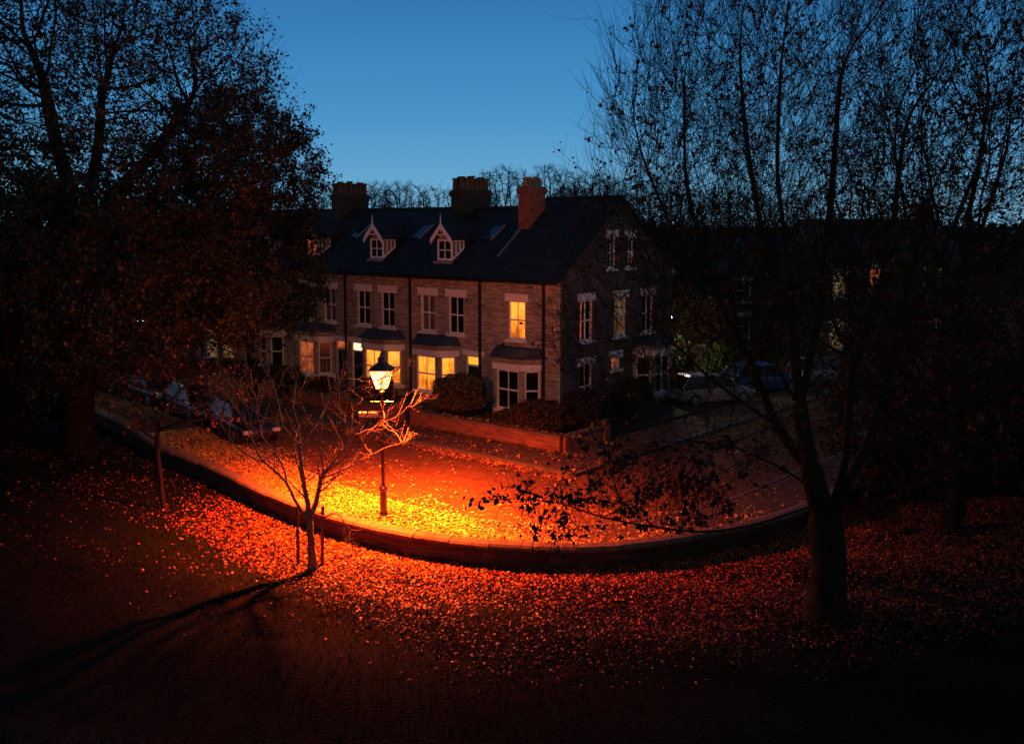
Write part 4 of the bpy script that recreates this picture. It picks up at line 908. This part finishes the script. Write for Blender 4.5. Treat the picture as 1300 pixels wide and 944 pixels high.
# ================================================================ STREET LAMP
def street_lamp(loc, H, label, glassmat, sign=True, power=1000, c=(1, .1, .005)):
    root = empty('street_lamp', loc); tag(root, label, 'street lamp', 'heritage street lamps')
    MB().lathe([(.13, 0), (.13, .10), (.10, .13), (.10, .75), (.12, .78), (.12, .83), (.06, .90), (.05, 1.0), (.045, 2.2), (.06, 2.22), (.06, 2.26), (.04, 2.3), (.035, H-.72), (.06, H-.70), (.07, H-.66), (.04, H-.62)], n=12).build('column', M['black'], root, smooth=False)
    b = MB(); b.tube([(-.32, 0, H-.95), (.32, 0, H-.95)], .014, 6); b.tube([(0, 0, H-.62), (.16, .16, H-.50)], .012, 5); b.tube([(0, 0, H-.62), (-.16, .16, H-.5)], .012, 5); b.tube([(0, 0, H-.62), (.16, -.16, H-.5)], .012, 5); b.tube([(0, 0, H-.62), (-.16, -.16, H-.5)], .012, 5)
    b.build('ladder_bar', M['black'], root)
    z0, z1 = H-.56, H-.04; a, c_ = .15, .30
    fr = MB()
    for sx, sy in ((1, 1), (1, -1), (-1, 1), (-1, -1)): fr.tube([(sx*a, sy*a, z0), (sx*c_, sy*c_, z1)], .012, 5)
    for zz, q in ((z0, a), (z1, c_)):
        for k in range(4):
            s = [(q, q), (-q, q), (-q, -q), (q, -q)]; fr.tube([(*s[k], zz), (*s[(k+1) % 4], zz)], .012, 5)
    fr.build('lantern_frame', M['black'], root)
    g_ = MB(); q0 = [(a, a), (-a, a), (-a, -a), (a, -a)]; q1 = [(c_, c_), (-c_, c_), (-c_, -c_), (c_, -c_)]
    for k in range(4): g_.quad((*q0[k], z0), (*q0[(k+1) % 4], z0), (*q1[(k+1) % 4], z1), (*q1[k], z1))
    g_.build('lantern_glass', glassmat, root)
    t = MB(); e = c_+.05; 
    for k in range(4):
        s = [(e, e), (-e, e), (-e, -e), (e, -e)]; i = [(.09, .09), (-.09, .09), (-.09, -.09), (.09, -.09)]
        t.quad((*s[k], z1+.01), (*s[(k+1) % 4], z1+.01), (*i[(k+1) % 4], z1+.22), (*i[k], z1+.22)); t.quad((*i[k], z1+.22), (*i[(k+1) % 4], z1+.22), (*i[(k+1) % 4], z1+.30), (*i[k], z1+.30))
    t.poly([(x, y, z1+.30) for x, y in [(.09, .09), (-.09, .09), (-.09, -.09), (.09, -.09)]])
    t.lathe([(.10, 0), (.11, .03), (.04, .08), (.035, .14), (.005, .22)], (0, 0, z1+.30), 8); t.build('lantern_cap', M['black'], root)
    if sign:
        s = MB(); s.box(-.66, -.10, -.015, .015, 2.88, 3.02); s.build('sign_plate', M['signback'], root); MB().box(-.66, .07, -.035, -.016, 3.03, 3.06).build('sign_bracket', M['black'], root)
        MB().lathe([(.075, 2.84), (.075, 2.9)], n=10).build('clamp', M['black'], root)
    lamp('lantern_light', (0, 0, z1-.10), power, c, .06, root)
    if sign:
        for e_, cc, sz, bl in ((21000, (1, .05, .002), 166, 1), (22000, (1, .125, .006), 150, 1)):
            sp_ = bpy.data.lights.new('lantern_reflector', 'SPOT'); sp_.energy = e_; sp_.color = cc; sp_.spot_size = R(sz); sp_.spot_blend = bl; sp_.shadow_soft_size = .11
            so_ = bpy.data.objects.new('lantern_reflector', sp_); col.objects.link(so_); so_.location = (0, 0, z1-.07); so_.parent = root
    return root
def lantern_glass(name, c, s):
    m, N, L, b = newmat(name); N.remove(b); o = [x for x in N if x.type == 'OUTPUT_MATERIAL'][0]
    t = N.new('ShaderNodeBsdfTransparent'); e = N.new('ShaderNodeEmission'); e.inputs['Strength'].default_value = s
    tc = N.new('ShaderNodeTexCoord'); n = N.new('ShaderNodeTexNoise'); n.inputs['Scale'].default_value = 5; L.new(tc.outputs['Object'], n.inputs['Vector']); rr_ = N.new('ShaderNodeValToRGB'); q = rr_.color_ramp.elements; q[0].position = .35; q[0].color = rgba((c[0], c[1]*.4, c[2]*.3)); q[1].position = .62; q[1].color = rgba((1, c[1]*1.8, c[2]*5)); L.new(n.outputs['Fac'], rr_.inputs['Fac']); L.new(rr_.outputs['Color'], e.inputs['Color'])
    mx = N.new('ShaderNodeAddShader'); L.new(t.outputs[0], mx.inputs[0]); L.new(e.outputs[0], mx.inputs[1]); L.new(mx.outputs[0], o.inputs['Surface']); return m
ll = gd(487, 655, .1); street_lamp((ll.x, ll.y, .1), 4.28, 'lit old fashioned street lamp glowing orange beside the curved wall', lantern_glass('sodium_glass', (1, .15, .022), 6.5), power=1500, c=(1, .26, .10))
street_lamp((-17.5, 46, .1), 4.3, 'second street lamp, pale white, far left behind the big tree', lantern_glass('pale_lamp_glass', (1, .8, .45), 5), sign=False, power=130, c=(1, .68, .3))

# ================================================================ CARS
def car(loc, rz, paint, label, hatch=True, L_=4.1, Wd=1.72, H=1.46):
    root = empty('parked_car', loc, rz); tag(root, label, 'car', 'cars parked along the street')
    # lower body: stations along x with rounded cross-sections
    st = [(-L_/2, .42, .50, .62, .60), (-L_/2+.08, .25, .70, .86, .72), (-L_/2+.5, .20, .82, .93, .84), (-.7, .18, .86, .93, .86), (.5, .18, .86, .92, .86), (1.0, .18, .85, .90, .85), (L_/2-.45, .20, .80, .80, .82), (L_/2-.08, .25, .66, .68, .70), (L_/2, .38, .52, .55, .58)]
    m = MB(); R_ = []
    for x, zb, hw, zt, hm in st:
        hw = hw*Wd/1.72; hm = hm*Wd/1.72; mid = (zb+zt)/2
        ring = [(-hm*.9, zb), (-hm, zb+.1), (-hw, mid), (-hw*.985, zt-.12), (-hw*.88, zt), (0, zt+.03), (hw*.88, zt), (hw*.985, zt-.12), (hw, mid), (hm, zb+.1), (hm*.9, zb), (0, zb)]
        i = len(m.v); m.v += [(x, y, z) for y, z in ring]; R_.append(i)
    n = 12
    for a, b in zip(R_, R_[1:]):
        for k in range(n): m.f.append((a+k, a+(k+1) % n, b+(k+1) % n, b+k))
    m.f.append(tuple(R_[0]+k for k in range(n))[::-1]); m.f.append(tuple(R_[-1]+k for k in range(n)))
    body = m.build('body', paint, root, smooth=True); s = body.modifiers.new('sub', 'SUBSURF'); s.levels = 1; s.render_levels = 2
    # cabin: glass house with painted roof and pillars
    xa, xb, xc, xd = (-L_/2+.12, -L_/2+.55, .25, 1.05) if hatch else (-L_/2+.7, -L_/2+1.2, .25, 1.05)
    zb = .90; hw0, hw1 = Wd*.43, Wd*.345
    g_ = MB(); B4 = [(xa, -hw0, zb), (xd, -hw0, zb), (xd, hw0, zb), (xa, hw0, zb)]; T4 = [(xb, -hw1, H-.05), (xc, -hw1, H-.05), (xc, hw1, H-.05), (xb, hw1, H-.05)]
    i = 0; g_.v += B4+T4; g_.f += [(0, 1, 5, 4), (1, 2, 6, 5), (2, 3, 7, 6), (3, 0, 4, 7)]; g_.build('windows', M['car_glass'], root)
    r_ = MB(); r_.v += [(xb-.05, -hw1-.02, H-.05), (xc+.05, -hw1-.02, H-.05), (xc+.05, hw1+.02, H-.05), (xb-.05, hw1+.02, H-.05), (xb+.1, -hw1+.1, H+.01), (xc-.12, -hw1+.1, H+.01), (xc-.12, hw1-.1, H+.01), (xb+.1, hw1-.1, H+.01)]
    r_.f += [(0, 3, 2, 1), (4, 5, 6, 7), (0, 1, 5, 4), (1, 2, 6, 5), (2, 3, 7, 6), (3, 0, 4, 7)]
    for q in ((0, 4), (1, 5), (2, 6), (3, 7)):
        a, b = Vector(g_.v[q[0]]), Vector(g_.v[q[1]]); r_.tube([a, b], .04, 6)
    for sy in (-1, 1): r_.tube([(-.35, sy*hw0, zb), (-.38, sy*hw1, H-.04)], .035, 6)
    r_.build('roof', paint, root, smooth=False, bevel=.02)
    for sx in (-1, 1):
        for sy in (-1, 1):
            x = sx*(L_/2-.78); y = sy*(Wd/2-.10)
            w = MB(); w.tube([(x, y-.1, .32), (x, y-.08, .32), (x, y+.08, .32), (x, y+.1, .32)], [.28, .32, .32, .28], 18); wo = w.build('tyre', M['rubber'], root, smooth=False)
            c = MB(); c.tube([(x, y+sy*.101, .32), (x, y+sy*.112, .32)], [.21, .19], 14); c.build('rim', M['rim'], wo)
    for sy in (-1, 1):
        MB().box(L_/2-.17, L_/2-.03, sy*.58-.16, sy*.58+.16, .50, .64).build('headlight', M['headlight'], root, bevel=.02)
        MB().box(-L_/2+.02, -L_/2+.12, sy*.62-.10, sy*.62+.10, .58, .84).build('tail_light', M['taillight'], root, bevel=.02)
        mm = MB(); mm.box(.72, .86, sy*(Wd/2+.07)-.09, sy*(Wd/2+.07)+.09, .90, 1.03); mm.build('wing_mirror', paint, root, bevel=.03)
    MB().box(-L_/2+.005, -L_/2+.03, -.26, .26, .42, .53).build('number_plate', M['white'], root)
    return root
def car_leaves(c, n):
    P_ = []
    while len(P_) < n:
        x = rng.uniform(-2, 2); y = rng.uniform(-.7, .7); P_.append((x, y*(.75 if x < .3 else 1), (1.49 if -1.4 < x < .3 else .88 if x > 1.05 else 1.2)+.01))
    P_ = [q for q in P_ if q[2] != 1.21]
    link('fallen_leaf_cover', leaf_mesh('fallen_leaf_cover', P_, .10, [(.42, .16, .03), (.5, .25, .05)], M['litter'], flat=.8), c)['kind'] = 'stuff'
def tangent_at(x, y):
    i = int(np.argmin((W0[:, 0]-x)**2+(W0[:, 1]-y)**2)); return math.atan2(T[i, 1], T[i, 0]), W0[i], NRM[i]
def wallcar(px, py, off, paint, label, **k):
    g_ = gd(px, py, 0); a, p, n = tangent_at(g_.x, g_.y); q = p-n*off; return car((q[0], q[1], .002), a, paint, label, **k)
k1 = wallcar(243, 563, 3.6, M['car_black'], 'black car parked tight to the pavement just beyond the slender tree, shiny roof')
car_leaves(k1, 420)
k1 = wallcar(176, 538, 3.4, M['car_silver'], 'dark grey car parked second in line behind the black shiny car')
car_leaves(k1, 300)
wallcar(108, 522, 3.4, M['car_black'], 'black car third in line, mostly hidden by the huge tree trunk', hatch=False)
c2 = loc_uv(29, 7.7); car((c2.x, c2.y, .002), math.atan2(.651, -.759), M['car_blue'], 'blue car parked on the terrace side far left behind the branches')
c2 = loc_uv(23.0, 7.7); car((c2.x, c2.y, .002), math.atan2(.651, -.759), M['car_silver'], 'dark grey saloon parked on the terrace side, in front of the pale lamplit bay', hatch=False)
p = gd(902, 512, 0); car((p.x, p.y, .002), R(20), M['car_white'], 'white car parked beyond the corner house side road')
p = gd(955, 506, 0); car((p.x+1.0, p.y+2.2, .002), R(20), M['car_blue'], 'blue car parked behind the white car on the right')
p = gd(1050, 490, 0); car((p.x, p.y+1, .002), R(35), M['car_white'], 'white car farthest right, glimpsed between tree limbs')

# ================================================================ LEAF LITTER AND GRASS
fall = [(.42, .22, .04), (.55, .30, .05), (.32, .12, .03), (.20, .08, .03), (.48, .16, .03)]
idx = np.arange(len(W0))
def on_wall_strip(n, wfun, x0, x1):
    ok = idx[(W0[:, 0] > x0) & (W0[:, 0] < x1)]; i = rng.choice(ok, n); w = wfun(n); f = rng.random((n, 1)); j = np.minimum(i+1, len(W0)-1); nn_ = NRM[i]*(1-f)+NRM[j]*f; p = W0[i]*(1-f)+W0[j]*f+nn_*w[:, None]; return p, w
def nz(x, y): return .5+.25*np.sin(x*.8+2*np.sin(y*.5))+.25*np.sin(y*1.1+1.5*np.sin(x*.6+1))
p, w = on_wall_strip(420000, lambda n: .2+13.5*rng.random(n)**1.05, -16, 12)
dens = np.where(w < 4, 1.0, np.clip(1-(w-4.5)/3.6, .0, 1)**.8)*np.clip(-.05+1.0*nz(p[:, 0], p[:, 1])+.55*nz(p[:, 0]*4.3, p[:, 1]*4.1)+.8*np.clip(1-w/1.2, 0, 1), .08, 1)
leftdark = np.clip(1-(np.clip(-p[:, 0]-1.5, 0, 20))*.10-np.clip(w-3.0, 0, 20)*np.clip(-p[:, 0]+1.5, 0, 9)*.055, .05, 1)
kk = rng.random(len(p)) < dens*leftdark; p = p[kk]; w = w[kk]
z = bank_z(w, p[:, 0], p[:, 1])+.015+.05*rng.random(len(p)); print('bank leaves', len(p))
o = link('bank_leaf_litter', leaf_mesh('bank_leaf_litter', np.c_[p, z], .060, [(.50, .085, .012), (.55, .15, .015), (.32, .05, .012), (.16, .035, .012), (.46, .06, .012), (.12, .05, .02)], M['litter'], flat=.4, jit=.6, mul=np.clip(1.05-.085*w, .25, 1)[:, None])); tag(o, 'thick drift of fallen autumn leaves over the grass bank below the wall', 'fallen leaves', kind='stuff')  # mul puts lamplight falloff into the leaf colour: darker farther from the wall
def wpav(n):
    a = rng.random(n); return np.where(a < .8, -.22-2.4*rng.random(n)**.9, -2.4-3.2*rng.random(n)**1.6)
p, w = on_wall_strip(70000, wpav, -15, 10)
d2 = np.hypot(p[:, 0]-ll.x, p[:, 1]-ll.y); wl = .9+2.6*np.clip((0.6-p[:, 0])/2.8, 0, 1)+.5*np.sin(p[:, 0]*2.1); patch = np.clip((wl+w)*1.5+.5, .12, 1)*np.clip(.25+1.1*nz(p[:, 0]*1.5, p[:, 1]*1.5), .1, 1)*np.clip(1.1-np.clip(p[:, 0]-1.2, 0, 20)*.22, .16, 1)
kk = rng.random(len(p)) < patch; p = p[kk]; w = w[kk]
z = np.where(w > -2.3, .103, np.where(w > -2.46, .118, .004))+.012+.03*rng.random(len(p))
o = link('pavement_leaf_litter', leaf_mesh('pavement_leaf_litter', np.c_[p, z], .09, [(.62, .36, .06), (.7, .42, .08), (.5, .24, .04)], M['litter'], flat=.7, jit=.35)); tag(o, 'yellow fallen leaves lying deep on the pavement under the street lamp', 'fallen leaves', kind='stuff')
# scattered over the road and gathered at the far kerb and garden wall
n = 17000; u = rng.uniform(-6, 34, n); a = rng.random(n); v = np.where(a < .52, 6.75+np.abs(rng.normal(size=n))*.32, np.where(a < .62, 6.7+rng.random(n)*7, np.where(a < .85, 4.5+rng.random(n)**2*1.9, 4.3+rng.normal(size=n)*.12)))
q = np.array([C0.x, C0.y])+np.outer(u, [lv.x, lv.y])+np.outer(v, [nv.x, nv.y]); wd = np.array([wdist(*k) for k in q]); kk = (wd < -2.6) & (rng.random(n) < np.clip(.25+nz(q[:, 0]*2, q[:, 1]*2), 0, 1)); q = q[kk]; v = v[kk]
z = np.where(v > 6.6, .004, np.where(v > 6.45, .117, np.where(v > 4.42, .102, .70)))+.012+.03*rng.random(len(q))
o = link('road_leaf_litter', leaf_mesh('road_leaf_litter', np.c_[q, z], .115, fall, M['litter'], flat=.75, jit=.4)); tag(o, 'fallen leaves scattered on the road and gathered along the far kerb', 'fallen leaves', kind='stuff')
# leaves lying on garden soil
n = 9000; u = rng.uniform(-3.2, 30, n); v = rng.uniform(.9, 4.15, n); q = np.array([C0.x, C0.y])+np.outer(u, [lv.x, lv.y])+np.outer(v, [nv.x, nv.y])
o = link('garden_leaf_litter', leaf_mesh('garden_leaf_litter', np.c_[q, .175+.03*rng.random(n)], .12, [(.10, .06, .02), (.06, .07, .02), (.16, .08, .03)], M['litter'], flat=.5, jit=.5)); tag(o, 'dull leaves and low plants covering the front garden soil', 'ground cover', kind='stuff')
# grass blades
p, w = on_wall_strip(95000, lambda n: .3+14.5*rng.random(n), -17, 13); n = len(p); z = bank_z(w, p[:, 0], p[:, 1]); h = rng.uniform(.05, .13, n); th = rng.random(n)*6.28; wx = np.cos(th)*.008; wy = np.sin(th)*.008; le = rng.normal(size=(n, 2))*.04
V = np.stack([np.c_[p[:, 0]-wx, p[:, 1]-wy, z], np.c_[p[:, 0]+wx, p[:, 1]+wy, z], np.c_[p+le, z+h]], 1).reshape(-1, 3)
c = np.array([(.002, .009, .002), (.004, .011, .003), (.006, .008, .003)])[rng.integers(0, 3, n)]
o = link('grass', npmesh('grass', V, np.arange(3*n).reshape(n, 3), M['grass'], np.repeat(c, 3, axis=0))); tag(o, 'rough dark grass growing on the rampart bank in the foreground', 'grass', kind='stuff')

# ================================================================ SKY
wd_ = bpy.data.worlds.new('World'); scn.world = wd_; wd_.use_nodes = True; N = wd_.node_tree.nodes; L = wd_.node_tree.links; bg = N['Background']
tc = N.new('ShaderNodeTexCoord'); sp = N.new('ShaderNodeSeparateXYZ'); L.new(tc.outputs['Generated'], sp.inputs[0])
rp = N.new('ShaderNodeValToRGB'); rp.color_ramp.interpolation = 'B_SPLINE'; e = rp.color_ramp.elements
e[0].position = 0; e[0].color = (.20, .46, .66, 1); e[1].position = 1; e[1].color = (.010, .05, .16, 1)
for pos, c in ((.045, (.13, .38, .62)), (.10, (.07, .30, .59)), (.17, (.042, .23, .52)), (.24, (.026, .155, .39)), (.45, (.018, .09, .25))):
    k = e.new(pos); k.color = rgba(c)
L.new(sp.outputs['Z'], rp.inputs['Fac'])
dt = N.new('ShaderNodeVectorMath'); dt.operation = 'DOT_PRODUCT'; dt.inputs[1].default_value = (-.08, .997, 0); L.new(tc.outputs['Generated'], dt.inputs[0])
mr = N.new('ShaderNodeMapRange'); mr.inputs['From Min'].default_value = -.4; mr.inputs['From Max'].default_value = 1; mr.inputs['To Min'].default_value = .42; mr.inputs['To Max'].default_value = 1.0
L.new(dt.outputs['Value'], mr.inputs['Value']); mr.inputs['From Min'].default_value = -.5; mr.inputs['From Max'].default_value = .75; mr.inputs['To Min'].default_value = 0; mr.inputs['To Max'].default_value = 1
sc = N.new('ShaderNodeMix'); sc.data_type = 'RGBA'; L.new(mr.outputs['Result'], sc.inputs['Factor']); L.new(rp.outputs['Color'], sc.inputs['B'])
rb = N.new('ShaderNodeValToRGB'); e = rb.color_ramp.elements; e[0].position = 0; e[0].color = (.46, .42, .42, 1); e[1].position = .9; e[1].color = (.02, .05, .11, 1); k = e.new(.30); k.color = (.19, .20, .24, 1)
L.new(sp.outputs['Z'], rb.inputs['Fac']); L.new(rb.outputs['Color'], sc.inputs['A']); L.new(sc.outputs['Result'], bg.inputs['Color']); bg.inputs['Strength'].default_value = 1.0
scn.cycles.use_denoising = True
scn.cycles.max_bounces = 5; scn.cycles.transparent_max_bounces = 12
